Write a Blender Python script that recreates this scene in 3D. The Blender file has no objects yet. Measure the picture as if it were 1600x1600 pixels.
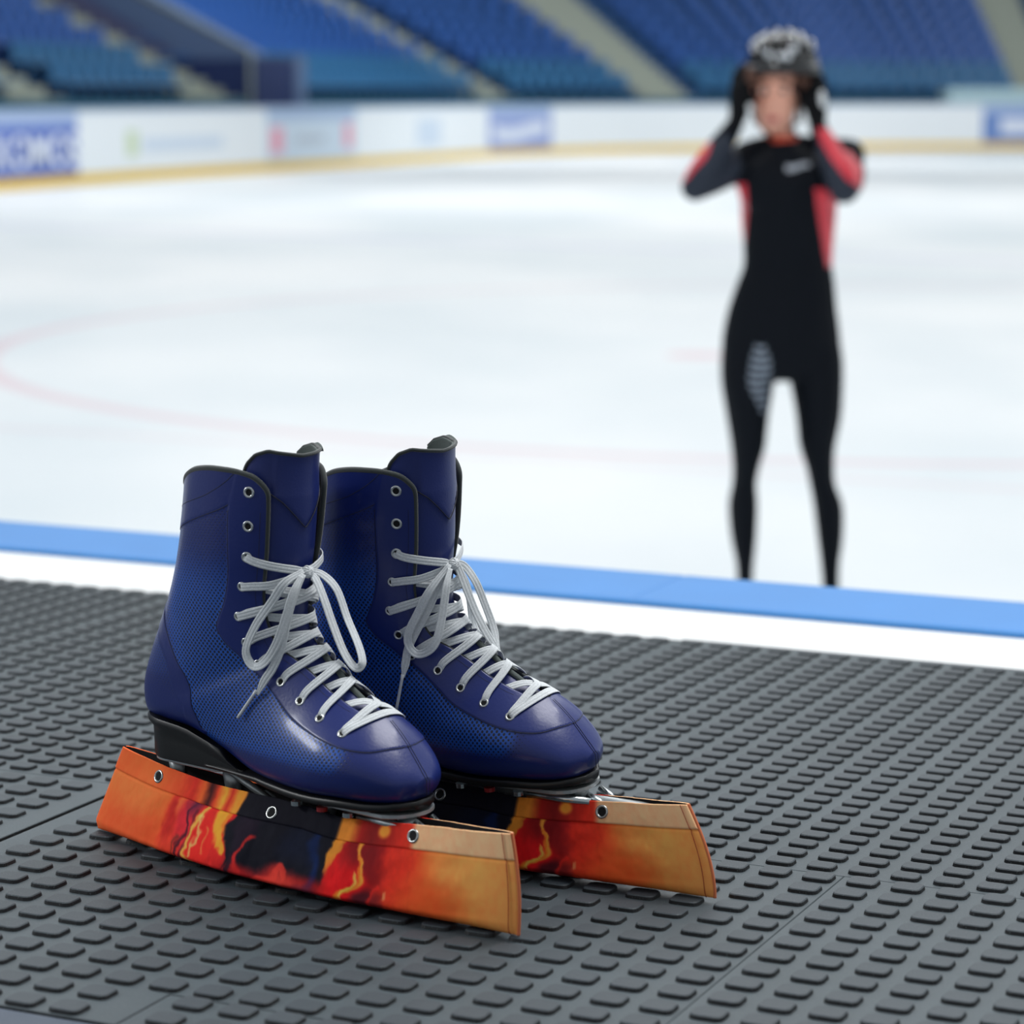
import bpy, bmesh, math, random
import numpy as np
from mathutils import Vector, Matrix
random.seed(7)
rng=np.random.default_rng(7)
C=bpy.context.scene.collection
SC=bpy.context.scene

# ------------------------------------------------------------------ camera, world, light, exposure
CAM_H=0.58          # camera above the rubber mats
PITCH=math.radians(8.78408747512766)
cam_d=bpy.data.cameras.new('camera'); cam=bpy.data.objects.new('camera',cam_d); C.objects.link(cam)
cam.location=(0,0,CAM_H); cam.rotation_euler=(math.radians(90)-PITCH,0,0)
cam_d.sensor_width=36; cam_d.lens=94.5; cam_d.clip_start=.05; cam_d.clip_end=400
cam_d.dof.use_dof=True; cam_d.dof.focus_distance=2.06; cam_d.dof.aperture_fstop=6.3
SC.camera=cam
SC.view_settings.view_transform='Standard'; SC.view_settings.look='None'
SC.view_settings.gamma=1; SC.view_settings.use_curve_mapping=False
SC.view_settings.exposure=0.0

wd=bpy.data.worlds.new('arena_air'); SC.world=wd; wd.use_nodes=True
nt=wd.node_tree; bg=nt.nodes['Background']
tc=nt.nodes.new('ShaderNodeTexCoord'); sx=nt.nodes.new('ShaderNodeSeparateXYZ'); rp=nt.nodes.new('ShaderNodeValToRGB')
mp=nt.nodes.new('ShaderNodeMapRange'); mp.inputs['From Min'].default_value=-1; mp.inputs['From Max'].default_value=1
nt.links.new(tc.outputs['Generated'],sx.inputs[0]); nt.links.new(sx.outputs['Y'],mp.inputs['Value']); nt.links.new(mp.outputs[0],rp.inputs[0])
rp.color_ramp.elements[0].color=(.46,.49,.52,1); rp.color_ramp.elements[1].color=(.83,.89,.93,1)
nt.links.new(rp.outputs[0],bg.inputs['Color']); bg.inputs['Strength'].default_value=.72

def area(name,loc,aim,sx_,sy_,power,col=(1,1,1)):
    l=bpy.data.lights.new(name,'AREA'); l.shape='RECTANGLE'; l.size=sx_; l.size_y=sy_; l.energy=power; l.color=col
    o=bpy.data.objects.new(name,l); C.objects.link(o); o.location=loc
    o.rotation_euler=(Vector(aim)-Vector(loc)).to_track_quat('-Z','Y').to_euler(); return o
area('rink_light',(0,24,12),(0,22,0),26,26,2350,(1,.99,.98))
area('skate_key_light',(1.1,2.3,3.4),(-.1,1.95,0),1.8,1.8,105,(1,.99,.98))  # added key light over the skates, lifts laces and toe tops
area('side_highlight_light',(-4.2,2.1,2.1),(-.1,1.95,.15),1.0,.8,72,(.96,.98,1))  # unseen area light added at left for the soft highlight on the boot
area('rink_far_light',(0,42,12),(0,50,0),20,20,2000,(1,1,1))
area('stand_fill_light',(3,56,9.5),(8,76,.2),26,3,2500,(1,1,1))  # added fill facing the far boards and lower seat rows
for lx in (-3.6,.6,4.8):
    for ly in (4.2,8.,12.5):
        l=bpy.data.lights.new('hall_lamp','POINT'); l.energy=150; l.shadow_soft_size=.07; l.color=(.97,.98,1); o=bpy.data.objects.new('hall_lamp',l); C.objects.link(o); o.location=(lx,ly,7.5)

# ------------------------------------------------------------------ helpers
def lin(c):
    return tuple([(v/255/12.92 if v/255<=.04045 else ((v/255+.055)/1.055)**2.4) for v in c])+(1,)
MATS={}
def mat(name,col,rough=.5,metal=0,spec=.5,coat=0,coatr=.1,sheen=0,noise=None,bump=None):
    """col in sRGB 0..255; noise=(scale,amount) mottles the colour, bump=(scale,strength,distance)"""
    if name in MATS: return MATS[name]
    m=bpy.data.materials.new(name); m.use_nodes=True; n=m.node_tree; b=n.nodes['Principled BSDF']
    b.inputs['Base Color'].default_value=lin(col); b.inputs['Roughness'].default_value=rough
    b.inputs['Metallic'].default_value=metal; b.inputs['Specular IOR Level'].default_value=spec
    b.inputs['Coat Weight'].default_value=coat; b.inputs['Coat Roughness'].default_value=coatr
    if sheen: b.inputs['Sheen Weight'].default_value=sheen
    tcn=n.nodes.new('ShaderNodeTexCoord')
    if noise:
        nz=n.nodes.new('ShaderNodeTexNoise'); nz.inputs['Scale'].default_value=noise[0]; nz.inputs['Detail'].default_value=6
        n.links.new(tcn.outputs['Object'],nz.inputs['Vector'])
        r=n.nodes.new('ShaderNodeValToRGB'); r.color_ramp.elements[0].position=.3; r.color_ramp.elements[1].position=.7
        a=noise[1]; r.color_ramp.elements[0].color=tuple(v*(1-a) for v in lin(col)[:3])+(1,)
        r.color_ramp.elements[1].color=tuple(min(1,v*(1+a)) for v in lin(col)[:3])+(1,)
        n.links.new(nz.outputs['Fac'],r.inputs[0]); n.links.new(r.outputs[0],b.inputs['Base Color'])
    if bump:
        nb=n.nodes.new('ShaderNodeTexNoise'); nb.inputs['Scale'].default_value=bump[0]; nb.inputs['Detail'].default_value=4
        n.links.new(tcn.outputs['Object'],nb.inputs['Vector'])
        bp=n.nodes.new('ShaderNodeBump'); bp.inputs['Strength'].default_value=bump[1]; bp.inputs['Distance'].default_value=bump[2]
        n.links.new(nb.outputs['Fac'],bp.inputs['Height']); n.links.new(bp.outputs[0],b.inputs['Normal'])
    MATS[name]=m; return m
def mesh_obj(name,verts,faces,m=None,parent=None,smooth=True,mats=None,fm=None):
    me=bpy.data.meshes.new(name); me.from_pydata([tuple(map(float,v)) for v in verts],[],[tuple(int(i) for i in f_) for f_ in faces]); me.update()
    if smooth: me.polygons.foreach_set('use_smooth',[True]*len(me.polygons))
    for x in (mats or [m]): me.materials.append(x)
    if fm is not None: me.polygons.foreach_set('material_index',np.asarray(fm,dtype=np.int32))
    o=bpy.data.objects.new(name,me); C.objects.link(o)
    if parent is not None: o.parent=parent
    return o
def empty(name,loc=(0,0,0),rot=(0,0,0)):
    o=bpy.data.objects.new(name,None); C.objects.link(o); o.location=loc; o.rotation_euler=rot; o.empty_display_size=.05; return o
def tag(o,label,cat,group=None,kind=None):
    o['label']=label; o['category']=cat
    if group: o['group']=group
    if kind: o['kind']=kind
    return o
def structure(o): o['kind']='structure'; return o
class MB:
    def __init__(s): s.v=[]; s.f=[]; s.m=[]
    def add(s,v,f,mi=0):
        k=len(s.v); s.v+= [tuple(x) for x in v]; s.f+=[tuple(i+k for i in q) for q in f]; s.m+=[mi]*len(f)
    def box(s,a,b,mi=0):
        (x0,y0,z0),(x1,y1,z1)=a,b
        s.add([(x0,y0,z0),(x1,y0,z0),(x1,y1,z0),(x0,y1,z0),(x0,y0,z1),(x1,y0,z1),(x1,y1,z1),(x0,y1,z1)],
              [(3,2,1,0),(4,5,6,7),(0,1,5,4),(1,2,6,5),(2,3,7,6),(3,0,4,7)],mi)
    def grid(s,G,close_u=False,close_v=False,mi=0,flip=False):
        G=np.asarray(G,float); a,b=G.shape[:2]; k=len(s.v); s.v+=[tuple(p) for p in G.reshape(-1,3)]
        for i in range(a if close_u else a-1):
            for j in range(b if close_v else b-1):
                q=(k+i*b+j,k+((i+1)%a)*b+j,k+((i+1)%a)*b+(j+1)%b,k+i*b+(j+1)%b)
                s.f.append(q[::-1] if flip else q); s.m.append(mi)
    def cap(s,idx,mi=0): s.f.append(tuple(idx)); s.m.append(mi)
    def tube(s,pts,r,n=8,mi=0,caps=True):
        P=np.asarray(pts,float); m_=len(P); R=np.broadcast_to(np.asarray(r,float),(m_,))
        T=np.gradient(P,axis=0); T/=np.maximum(np.linalg.norm(T,axis=1,keepdims=True),1e-12)
        up=np.array([0,0,1.]) if abs(T[0][2])<.9 else np.array([1.,0,0]); k=len(s.v)
        U=up
        for i in range(m_):
            U=U-T[i]*(U@T[i]); U/=max(np.linalg.norm(U),1e-12); V=np.cross(T[i],U)
            for j in range(n):
                a=2*math.pi*j/n; s.v.append(tuple(P[i]+R[i]*(math.cos(a)*U+math.sin(a)*V)))
        for i in range(m_-1):
            for j in range(n):
                s.f.append((k+i*n+j,k+i*n+(j+1)%n,k+(i+1)*n+(j+1)%n,k+(i+1)*n+j)); s.m.append(mi)
        if caps:
            s.f.append(tuple(k+j for j in range(n))[::-1]); s.m.append(mi)
            s.f.append(tuple(k+(m_-1)*n+j for j in range(n))); s.m.append(mi)
    def ribbon(s,P,N,hw,ht,mi=0):
        """flat woven lace: P path, N face normals, hw half width (array ok), ht half thickness"""
        P=np.asarray(P,float); N=np.asarray(N,float); T=np.gradient(P,axis=0); T/=np.maximum(np.linalg.norm(T,axis=1,keepdims=True),1e-12)
        N=N-T*(N*T).sum(1,keepdims=True); N/=np.maximum(np.linalg.norm(N,axis=1,keepdims=True),1e-12); W=np.cross(T,N)
        hw=np.broadcast_to(np.asarray(hw,float),(len(P),))
        prof=[(-1,0),(-.94,.85),(-.55,1.),(-.45,.45),(-.35,1.),(.3,1.),(.4,.45),(.5,1.),(.94,.85),(1,0),(.9,-.9),(-.9,-.9)]
        k=len(s.v); n=len(prof)
        for i in range(len(P)):
            for a,b in prof: s.v.append(tuple(P[i]+W[i]*hw[i]*a+N[i]*ht*b))
        for i in range(len(P)-1):
            for j in range(n): s.f.append((k+i*n+j,k+(i+1)*n+j,k+(i+1)*n+(j+1)%n,k+i*n+(j+1)%n)); s.m.append(mi)
        s.f.append(tuple(k+j for j in range(n))); s.m.append(mi)
        s.f.append(tuple(k+(len(P)-1)*n+j for j in range(n))[::-1]); s.m.append(mi)
    def ellipsoid(s,c,r,nu=16,nv=10,mi=0,M=None):
        G=[]
        for i in range(nv+1):
            t=math.pi*i/nv
            G.append([(r[0]*math.sin(t)*math.cos(a),r[1]*math.sin(t)*math.sin(a),r[2]*math.cos(t)) for a in np.linspace(0,2*math.pi,nu,endpoint=False)])
        G=np.array(G)
        if M is not None: G=G@np.asarray(M).T
        s.grid(G+np.array(c),close_v=True,mi=mi,flip=False)
    def build(s,name,m=None,parent=None,smooth=True,mats=None,merge=None):
        o=mesh_obj(name,s.v,s.f,m,parent,smooth,mats,s.m if mats else None)
        bm=bmesh.new(); bm.from_mesh(o.data)
        if merge: bmesh.ops.remove_doubles(bm,verts=bm.verts,dist=merge)
        bmesh.ops.recalc_face_normals(bm,faces=bm.faces); bm.to_mesh(o.data); bm.free(); return o
def spline(pts,n):
    return cr(pts,n)
def sm(a,b,x):
    t=np.clip((np.asarray(x,float)-a)/(b-a),0,1); return t*t*(3-2*t)
def vnoise(x,y,seed=0):
    r=np.random.default_rng(seed).random((64,64)); xi=np.floor(x).astype(int); yi=np.floor(y).astype(int); fx=x-xi; fy=y-yi
    fx=fx*fx*(3-2*fx); fy=fy*fy*(3-2*fy); g=lambda a,b:r[a%64,b%64]
    return (g(xi,yi)*(1-fx)+g(xi+1,yi)*fx)*(1-fy)+(g(xi,yi+1)*(1-fx)+g(xi+1,yi+1)*fx)*fy
def fbm(x,y,seed=0,o=4):
    s=0;a=.5
    for k in range(o): s=s+a*vnoise(x*2**k,y*2**k,seed+k); a*=.5
    return s/ (1-.5**o)
def edge_split(o,ang=35):
    me=o.data; me.set_sharp_from_angle(angle=math.radians(ang)) if hasattr(me,'set_sharp_from_angle') else None
    return o
#BOOTGEO_BEGIN
# boot surface: stations run from the collar down the ankle and out to the toe (mm, x = toe direction, z = up)
#      back/sole point    front/instep point  half-width  blunt  skew
ST=[((116,322),(237,326),42.5,0.95,1.0),
    ((112,285),(234,288),42.5,0.95,1.0),
    ((105,250),(230,255),41,0.95,1.0),
    ((96,220),(225,228),38,0.92,1.0),
    ((84,190),(224,208),36,0.88,1.0),
    ((70,160),(226,197),35,0.82,1.02),
    ((60,130),(230,190),34,0.74,1.05),
    ((65,108),(236,184),32.5,0.62,1.1),
    ((88,105),(243,179),33,0.52,1.2),
    ((122,102),(250,173),33,0.48,1.3),
    ((155,92),(259,167),34,0.46,1.35),
    ((190,80),(268,159),38,0.45,1.4),
    ((226,76),(281,151),43,0.45,1.4),
    ((258,75),(296,142),46,0.47,1.35),
    ((288,76),(312,131),44,0.52,1.25),
    ((313,76),(325,119),37,0.6,1.15),
    ((332,78.5),(336,106),26,0.75,1.05),
    ((341,85),(343,97),9,0.9,1.0)]
def cr(vals,n):
    """Catmull-Rom resample of a list of rows to n rows"""
    v=np.asarray(vals,float); m=len(v); t=np.linspace(0,m-1,n); return crat(v,t)
def crat(v,t):
    v=np.asarray(v,float); m=len(v); t=np.clip(np.asarray(t,float),0,m-1); i=np.minimum(t.astype(int),m-2); f=(t-i)
    def g(k):
        return np.where((k<0)[...,None],2*v[0]-v[np.clip(-k,0,m-1)],np.where((k>m-1)[...,None],2*v[m-1]-v[np.clip(2*(m-1)-k,0,m-1)],v[np.clip(k,0,m-1)]))
    f=f[...,None]; a,b,c_,d=g(i-1),g(i),g(i+1),g(i+2)
    return .5*((2*b)+(-a+c_)*f+(2*a-5*b+4*c_-d)*f*f+(-a+3*b-3*c_+d)*f**3)
STA=np.array([[b[0],b[1],f_[0],f_[1],w,e,g_] for b,f_,w,e,g_ in ST],float)
TE=13.6      # throat ends here
def boot_pt(t,phi,inset=0.0):
    """t station (0..17), phi -pi..pi: 0 at the front/instep line, +-pi at back/sole. phi>0 = near side (y<0)"""
    t=np.asarray(t,float);phi=np.asarray(phi,float)
    r=crat(STA,t); bx,bz,fx,fz,w,e,g=[r[...,k] for k in range(7)]
    s=(1-np.cos(phi))/2; s=np.clip(s,0,1)
    sg=np.power(np.clip(s,1e-9,1),g)
    q=np.clip(4*sg*(1-sg),0,1)
    # front half keeps a round section, back/sole half takes the blunt exponent
    k=1/(1+np.exp(-(s-.5)*9)); ee=.5*(.95*(1-k)+e*k)
    y=-np.sign(phi)*w*np.power(q,ee)
    x=fx+(bx-fx)*s; z=fz+(bz-fz)*s
    return np.stack([x,y,z],-1)
def normal(t,phi):
    h_=1e-3; a=boot_pt(t+h_,phi)-boot_pt(t-h_,phi); b=boot_pt(t,phi+h_)-boot_pt(t,phi-h_)
    n=np.cross(a,b); l=np.linalg.norm(n,axis=-1,keepdims=True); return n/np.maximum(l,1e-9)*NSGN
NSGN=1.0
def gap(t):
    """half opening angle of the throat"""
    t=np.asarray(t,float)
    g=np.interp(t,[0,1,2.4,3.4,5.2,8.2,9.9,11.2,12.3,13.,13.35,TE],[.85,.77,.75,.76,.68,.64,.64,.60,.54,.46,.30,0])
    return g
#BOOTGEO_END
# ------------------------------------------------------------------ the setting: ice, platform, boards, stand
ROW=math.radians(-25); ER=np.array([math.cos(ROW),math.sin(ROW)]); EC=np.array([-ER[1],ER[0]])
def pq(p,q,z=0.): return (p*ER[0]+q*EC[0],p*ER[1]+q*EC[1],z)
ICE=-.86
def quad_prism(name,p0,p1,q0,q1,z0,z1,m,bev=0):
    mb=MB(); c_=[pq(p0,q0),pq(p1,q0),pq(p1,q1),pq(p0,q1)]
    mb.add([(a[0],a[1],z) for z in (z0,z1) for a in c_],[(3,2,1,0),(4,5,6,7),(0,1,5,4),(1,2,6,5),(2,3,7,6),(3,0,4,7)])
    o=mb.build(name,m,smooth=False)
    if bev:
        b=o.modifiers.new('edge','BEVEL'); b.width=bev; b.segments=3
    return o
# ice with its painted lines and skate marks; grey mottle holds reflections in its colour
m=bpy.data.materials.new('ice'); m.use_nodes=True; n=m.node_tree; b=n.nodes['Principled BSDF']; MATS['ice']=m
def nd(t,**k):
    x=n.nodes.new(t)
    for a,v in k.items(): setattr(x,a,v)
    return x
def math_(op,a,b_=None,c_=None,clamp=False):
    x=nd('ShaderNodeMath',operation=op,use_clamp=clamp)
    for i,v in enumerate((a,b_,c_)):
        if v is None: continue
        if isinstance(v,(int,float)): x.inputs[i].default_value=v
        else: n.links.new(v,x.inputs[i])
    return x.outputs[0]
def mix_(f_,a,b_):
    x=nd('ShaderNodeMix',data_type='RGBA')
    for s_,v in (('Factor',f_),('A',a),('B',b_)):
        i=[q for q in x.inputs if q.name==s_ and (q.type=='RGBA' or s_=='Factor')][0]
        if isinstance(v,(tuple,float,int)): i.default_value=v
        else: n.links.new(v,i)
    return [q for q in x.outputs if q.type=='RGBA'][0]
geo=nd('ShaderNodeNewGeometry'); sp=nd('ShaderNodeSeparateXYZ'); n.links.new(geo.outputs['Position'],sp.inputs[0]); X_,Y_=sp.outputs[0],sp.outputs[1]
def band(dist,w,soft):   # 1 inside |dist|<w
    a=math_('ABSOLUTE',dist); x=nd('ShaderNodeMapRange',interpolation_type='SMOOTHSTEP')
    n.links.new(a,x.inputs['Value']); x.inputs['From Min'].default_value=w+soft; x.inputs['From Max'].default_value=w; return x.outputs[0]
def circle(cx,cy,r):
    dx=math_('SUBTRACT',X_,cx); dy=math_('SUBTRACT',Y_,cy)
    return math_('SUBTRACT',math_('SQRT',math_('ADD',math_('MULTIPLY',dx,dx),math_('MULTIPLY',dy,dy))),r)
def line(x0,y0,x1,y1):
    L=math.hypot(x1-x0,y1-y0); nx,ny=(y1-y0)/L,-(x1-x0)/L
    return math_('ADD',math_('ADD',math_('MULTIPLY',X_,nx),math_('MULTIPLY',Y_,ny)),-(x0*nx+y0*ny))
nz=nd('ShaderNodeTexNoise'); nz.inputs['Scale'].default_value=.35; nz.inputs['Detail'].default_value=5; mpn=nd('ShaderNodeMapping'); mpn.inputs['Scale'].default_value=(1,.5,1)
n.links.new(geo.outputs['Position'],mpn.inputs[0]); n.links.new(mpn.outputs[0],nz.inputs['Vector'])
rmp=nd('ShaderNodeValToRGB'); rmp.color_ramp.elements[0].position=.35; rmp.color_ramp.elements[1].position=.62
rmp.color_ramp.elements[0].color=lin((222,231,235)); rmp.color_ramp.elements[1].color=lin((243,247,248)); n.links.new(nz.outputs['Fac'],rmp.inputs[0])
col=rmp.outputs[0]
for dist,w,c_,k in ((circle(2.15,15.7,5.15),.05,(222,150,165),.32),(line(-5.8,30.6,4.5,23.7),.14,(190,190,225),.5),(line(-.6,11.0,4.0,8.9),.03,(225,170,180),.2),(circle(1.05,15.1,.0),.16,(225,150,165),.4),(line(-9,36,12,31),.1,(205,205,230),.4)):
    col=mix_(math_('MULTIPLY',band(dist,w,.05),k),col,lin(c_))
n.links.new(col,b.inputs['Base Color']); b.inputs['Roughness'].default_value=.42; b.inputs['Specular IOR Level'].default_value=.35
mb=MB(); mb.add([(-60,2,ICE),(60,2,ICE),(60,110,ICE),(-60,110,ICE)],[(0,1,2,3)]); structure(mb.build('ice_rink_floor',m,smooth=False))

m_floor=mat('sealed_rubber_floor',(62,74,90),.6,noise=(30,.12),bump=(300,.15,.001))
structure(quad_prism('floor',-4,3,-.6,2.685,ICE,-.0125,m_floor))
m_white=mat('white_sill',(212,215,215),.45,noise=(12,.02)); structure(quad_prism('trim_1',-4,3,2.685,3.03,ICE,-.006,m_white,.003))

# ------------------------------------------------------------------ studded rubber mat tiles
m=bpy.data.materials.new('black_rubber'); m.use_nodes=True; n=m.node_tree; b=n.nodes['Principled BSDF']; MATS['black_rubber']=m
geo=nd('ShaderNodeNewGeometry'); at=nd('ShaderNodeAttribute',attribute_name='stud')
nz=nd('ShaderNodeTexNoise'); nz.inputs['Scale'].default_value=9; nz.inputs['Detail'].default_value=6; n.links.new(geo.outputs['Position'],nz.inputs['Vector'])
nf=nd('ShaderNodeTexNoise'); nf.inputs['Scale'].default_value=900; nf.inputs['Detail'].default_value=3; n.links.new(geo.outputs['Position'],nf.inputs['Vector'])
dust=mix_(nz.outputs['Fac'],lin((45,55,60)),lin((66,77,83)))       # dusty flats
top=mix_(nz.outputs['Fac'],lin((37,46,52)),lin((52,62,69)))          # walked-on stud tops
side=lin((20,23,26))  # shade on stud and tile sides put into the colour
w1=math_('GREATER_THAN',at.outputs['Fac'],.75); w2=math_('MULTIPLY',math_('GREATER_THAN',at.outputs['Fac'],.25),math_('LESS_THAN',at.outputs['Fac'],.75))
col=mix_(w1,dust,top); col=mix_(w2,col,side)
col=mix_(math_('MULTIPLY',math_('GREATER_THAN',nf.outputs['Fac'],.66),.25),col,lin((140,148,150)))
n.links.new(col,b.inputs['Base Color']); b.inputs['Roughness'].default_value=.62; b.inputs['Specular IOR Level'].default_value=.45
bp=nd('ShaderNodeBump'); bp.inputs['Strength'].default_value=.25; bp.inputs['Distance'].default_value=.0006; n.links.new(nf.outputs['Fac'],bp.inputs['Height']); n.links.new(bp.outputs[0],b.inputs['Normal'])
def mat_tile(rects,p0,q0,pp,qp,sp_,sq_,label,z=0.0,shear=0.):
    """rects: list of (pa,pb,qa,qb) making the base; studs on the lattice p0+i*pp, q0+j*qp"""
    V=[];F=[];A=[]; g=.0002
    H=.0032; zb=z-H
    for (pa,pb,qa,qb) in rects:
        k=len(V); ins=[(pa+g,qa+g),(pb-g,qa+g),(pb-g,qb-g),(pa+g,qb-g)]
        for zz,e in ((-.0118,0),(zb-.0006,0),(zb,.0005)):
            for i,(a,c_) in enumerate(ins):
                a2=a+(e if i in (0,3) else -e); c2=c_+(e if i in (0,1) else -e); V.append(pq(a2,c2,zz))
        for r in (0,1):
            for i in range(4): F.append((k+r*4+i,k+r*4+(i+1)%4,k+r*4+4+(i+1)%4,k+r*4+4+i)); A.append(.5 if r==0 else 0.)
        F.append((k+8,k+9,k+10,k+11)); A.append(0.)
        # outline of a rounded square
        i0=int(math.floor((pa-p0)/pp))-4; i1=int(math.ceil((pb-p0)/pp))+4; j0=int(math.floor((qa-q0)/qp))-1; j1=int(math.ceil((qb-q0)/qp))+1
        def ring(hp,hq,r):
            o=[]
            for cx,cy,a0 in ((1,1,0),(-1,1,90),(-1,-1,180),(1,-1,270)):
                for d_ in (0,30,60,90):
                    t=math.radians(a0+d_); o.append((cx*(hp-r)+r*math.cos(t),cy*(hq-r)+r*math.sin(t)))
            return o
        R0=ring(sp_,sq_,.0052); R1=ring(sp_-.0005,sq_-.0005,.0050); R2=ring(sp_-.0013,sq_-.0013,.0045)
        for i in range(i0,i1+1):
            for j in range(j0,j1+1):
                cq=q0+j*qp; cp=p0+i*pp+shear*(cq-q0)
                if cp-sp_<pa+.001 or cp+sp_>pb-.001 or cq-sq_<qa+.001 or cq+sq_>qb-.001: continue
                k=len(V); nn=16
                for R,zz in ((R0,zb),(R1,z-.0007),(R2,z)):
                    for a,c_ in R: V.append(pq(cp+a,cq+c_,zz))
                for r in (0,1):
                    for t in range(nn): F.append((k+r*nn+t,k+r*nn+(t+1)%nn,k+(r+1)*nn+(t+1)%nn,k+(r+1)*nn+t)); A.append(.5 if r==0 else 1.)
                F.append(tuple(k+2*nn+t for t in range(nn))); A.append(1.)
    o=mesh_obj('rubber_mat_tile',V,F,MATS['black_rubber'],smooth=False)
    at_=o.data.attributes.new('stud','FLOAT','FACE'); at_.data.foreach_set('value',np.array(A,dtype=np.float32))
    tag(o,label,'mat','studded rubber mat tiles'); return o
PA=dict(pp=.0345,qp=.0323,sp_=.0118,sq_=.0103); PB=dict(pp=.0332,qp=.0268,sp_=.0112,sq_=.0090)
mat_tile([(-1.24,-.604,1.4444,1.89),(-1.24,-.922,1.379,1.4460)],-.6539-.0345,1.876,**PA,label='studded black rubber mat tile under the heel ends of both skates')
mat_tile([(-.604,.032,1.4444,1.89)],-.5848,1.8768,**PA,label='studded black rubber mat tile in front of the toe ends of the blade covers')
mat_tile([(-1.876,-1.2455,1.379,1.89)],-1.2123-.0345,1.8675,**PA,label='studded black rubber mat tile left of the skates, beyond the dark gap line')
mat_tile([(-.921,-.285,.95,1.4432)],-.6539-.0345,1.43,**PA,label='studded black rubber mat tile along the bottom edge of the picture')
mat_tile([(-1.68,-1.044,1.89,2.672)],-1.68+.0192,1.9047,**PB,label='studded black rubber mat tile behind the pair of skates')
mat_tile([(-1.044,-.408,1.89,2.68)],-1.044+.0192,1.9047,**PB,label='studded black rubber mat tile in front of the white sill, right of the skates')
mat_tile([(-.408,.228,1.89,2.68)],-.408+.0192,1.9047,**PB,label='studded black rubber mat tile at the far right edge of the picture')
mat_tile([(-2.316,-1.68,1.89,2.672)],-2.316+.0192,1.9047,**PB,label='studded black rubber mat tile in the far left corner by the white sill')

tag(quad_prism('mat_edging',-2.9,-.9225,.75,1.3775,-.0122,-.0042,mat('smooth_rubber',(54,66,82),.6,noise=(30,.1),bump=(300,.15,.001)),.0015),'smooth slate-blue rubber edging strip in the bottom left corner','mat')
# blue edging pads on the sill
def pad(pa,pb,label):
    V=[];F=[]; q0,q1=2.85,3.035; prof=[(q0,-.0058),(q0+.001,-.001),(q0+.006,.001),(q1-.012,.0015),(q1,-.004),(q1+.004,-.03),(q1+.002,-.06)]
    k=0; sh=.10
    for e,p in enumerate((pa,pa+.003,pb-.003,pb)):
        for q,zz in prof: V.append(pq(p+sh*(q-q0)*0,q,zz-(.0012 if e in(0,3) else 0)))
    n_=len(prof)
    for e in range(3):
        for i in range(n_-1): F.append((e*n_+i,(e+1)*n_+i,(e+1)*n_+i+1,e*n_+i+1))
    F.append(tuple(range(n_)));F.append(tuple(3*n_+i for i in range(n_))[::-1])
    o=mesh_obj('edge_pad',V,F,mat('blue_pad',(56,122,186),.5,spec=.3,noise=(8,.04)),smooth=False)
    tag(o,label,'pad','blue edging pads')
pad(-2.9,-1.177,'long sky-blue edging pad running behind the skates from the left edge of the picture')
pad(-1.1766,.9,'sky-blue edging pad in front of the standing person, right of the joint')

# ------------------------------------------------------------------ rink boards
BP=np.array([(-22,2),(-17.5,14),(-13.4,25),(-9.2,37),(-7.6,43),(-6.2,48),(-4.5,53),(-2.5,59),(.2,66.5),(3.4,71.3),(7.,73.9),(10.6,74.9),(14.2,75.3),(20,75.4),(30,75.4),(42,75.4)],float)
BS=cr(BP,1500); seg=np.linalg.norm(np.diff(BS,axis=0),axis=1); BL=np.concatenate([[0],np.cumsum(seg)])
def bpos(s,d=0.,z=0.):
    """point at arc length s on the boards, d metres behind them"""
    x=np.interp(s,BL,BS[:,0]); y=np.interp(s,BL,BS[:,1]); e=.6
    tx=np.interp(s+e,BL,BS[:,0])-np.interp(s-e,BL,BS[:,0]); ty=np.interp(s+e,BL,BS[:,1])-np.interp(s-e,BL,BS[:,1]); l=np.hypot(tx,ty); tx,ty=tx/l,ty/l
    return np.stack([x-ty*d,y+tx*d,np.broadcast_to(ICE+z,np.shape(x))*1.],-1)
def s_of(px,d=0.):
    """arc length where the curve d metres behind the boards passes the bearing (px-800)/4200"""
    S=np.linspace(.7,BL[-1]-.7,3000); P=bpos(S,d); r=P[:,0]/(P[:,1]*math.cos(PITCH)+.2)-(px-800)/4200; i=np.where((r[:-1]<0)&(r[1:]>=0))[0]; return float(S[i[0]])
def strip(name,s0,s1,prof,m,n_=40,parent=None,ends=True):
    """sweep a closed (d,z) profile along the boards"""
    S=np.linspace(s0,s1,n_); mb=MB(); G=np.array([[bpos(s,d,z) for d,z in prof] for s in S]); mb.grid(G,close_v=True)
    if ends: mb.cap(range(len(prof))[::-1]); mb.cap([(n_-1)*len(prof)+j for j in range(len(prof))])
    return mb.build(name,m,parent,smooth=False)
m_board=mat('board_white',(228,234,238),.35); m_cap=mat('board_cap',(160,182,212),.4); m_kick=mat('kickplate_yellow',(226,186,20),.45)
def prof(d0,d1,z0,z1): return [(d0,z0),(d1,z0),(d1,z1),(d0,z1)]
S0,S1=0.8,BL[-1]-.8
structure(strip('wall_back',S0,S1,prof(0,.1,.17,1.20),m_board,160)); 
structure(strip('trim_2',S0,S1,prof(-.015,.1,0,.17),m_kick,160)); structure(strip('trim_3',S0,S1,prof(-.03,.13,1.20,1.25),m_cap,160))
m_pale=mat('banner_top',(158,178,214),.4)
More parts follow.
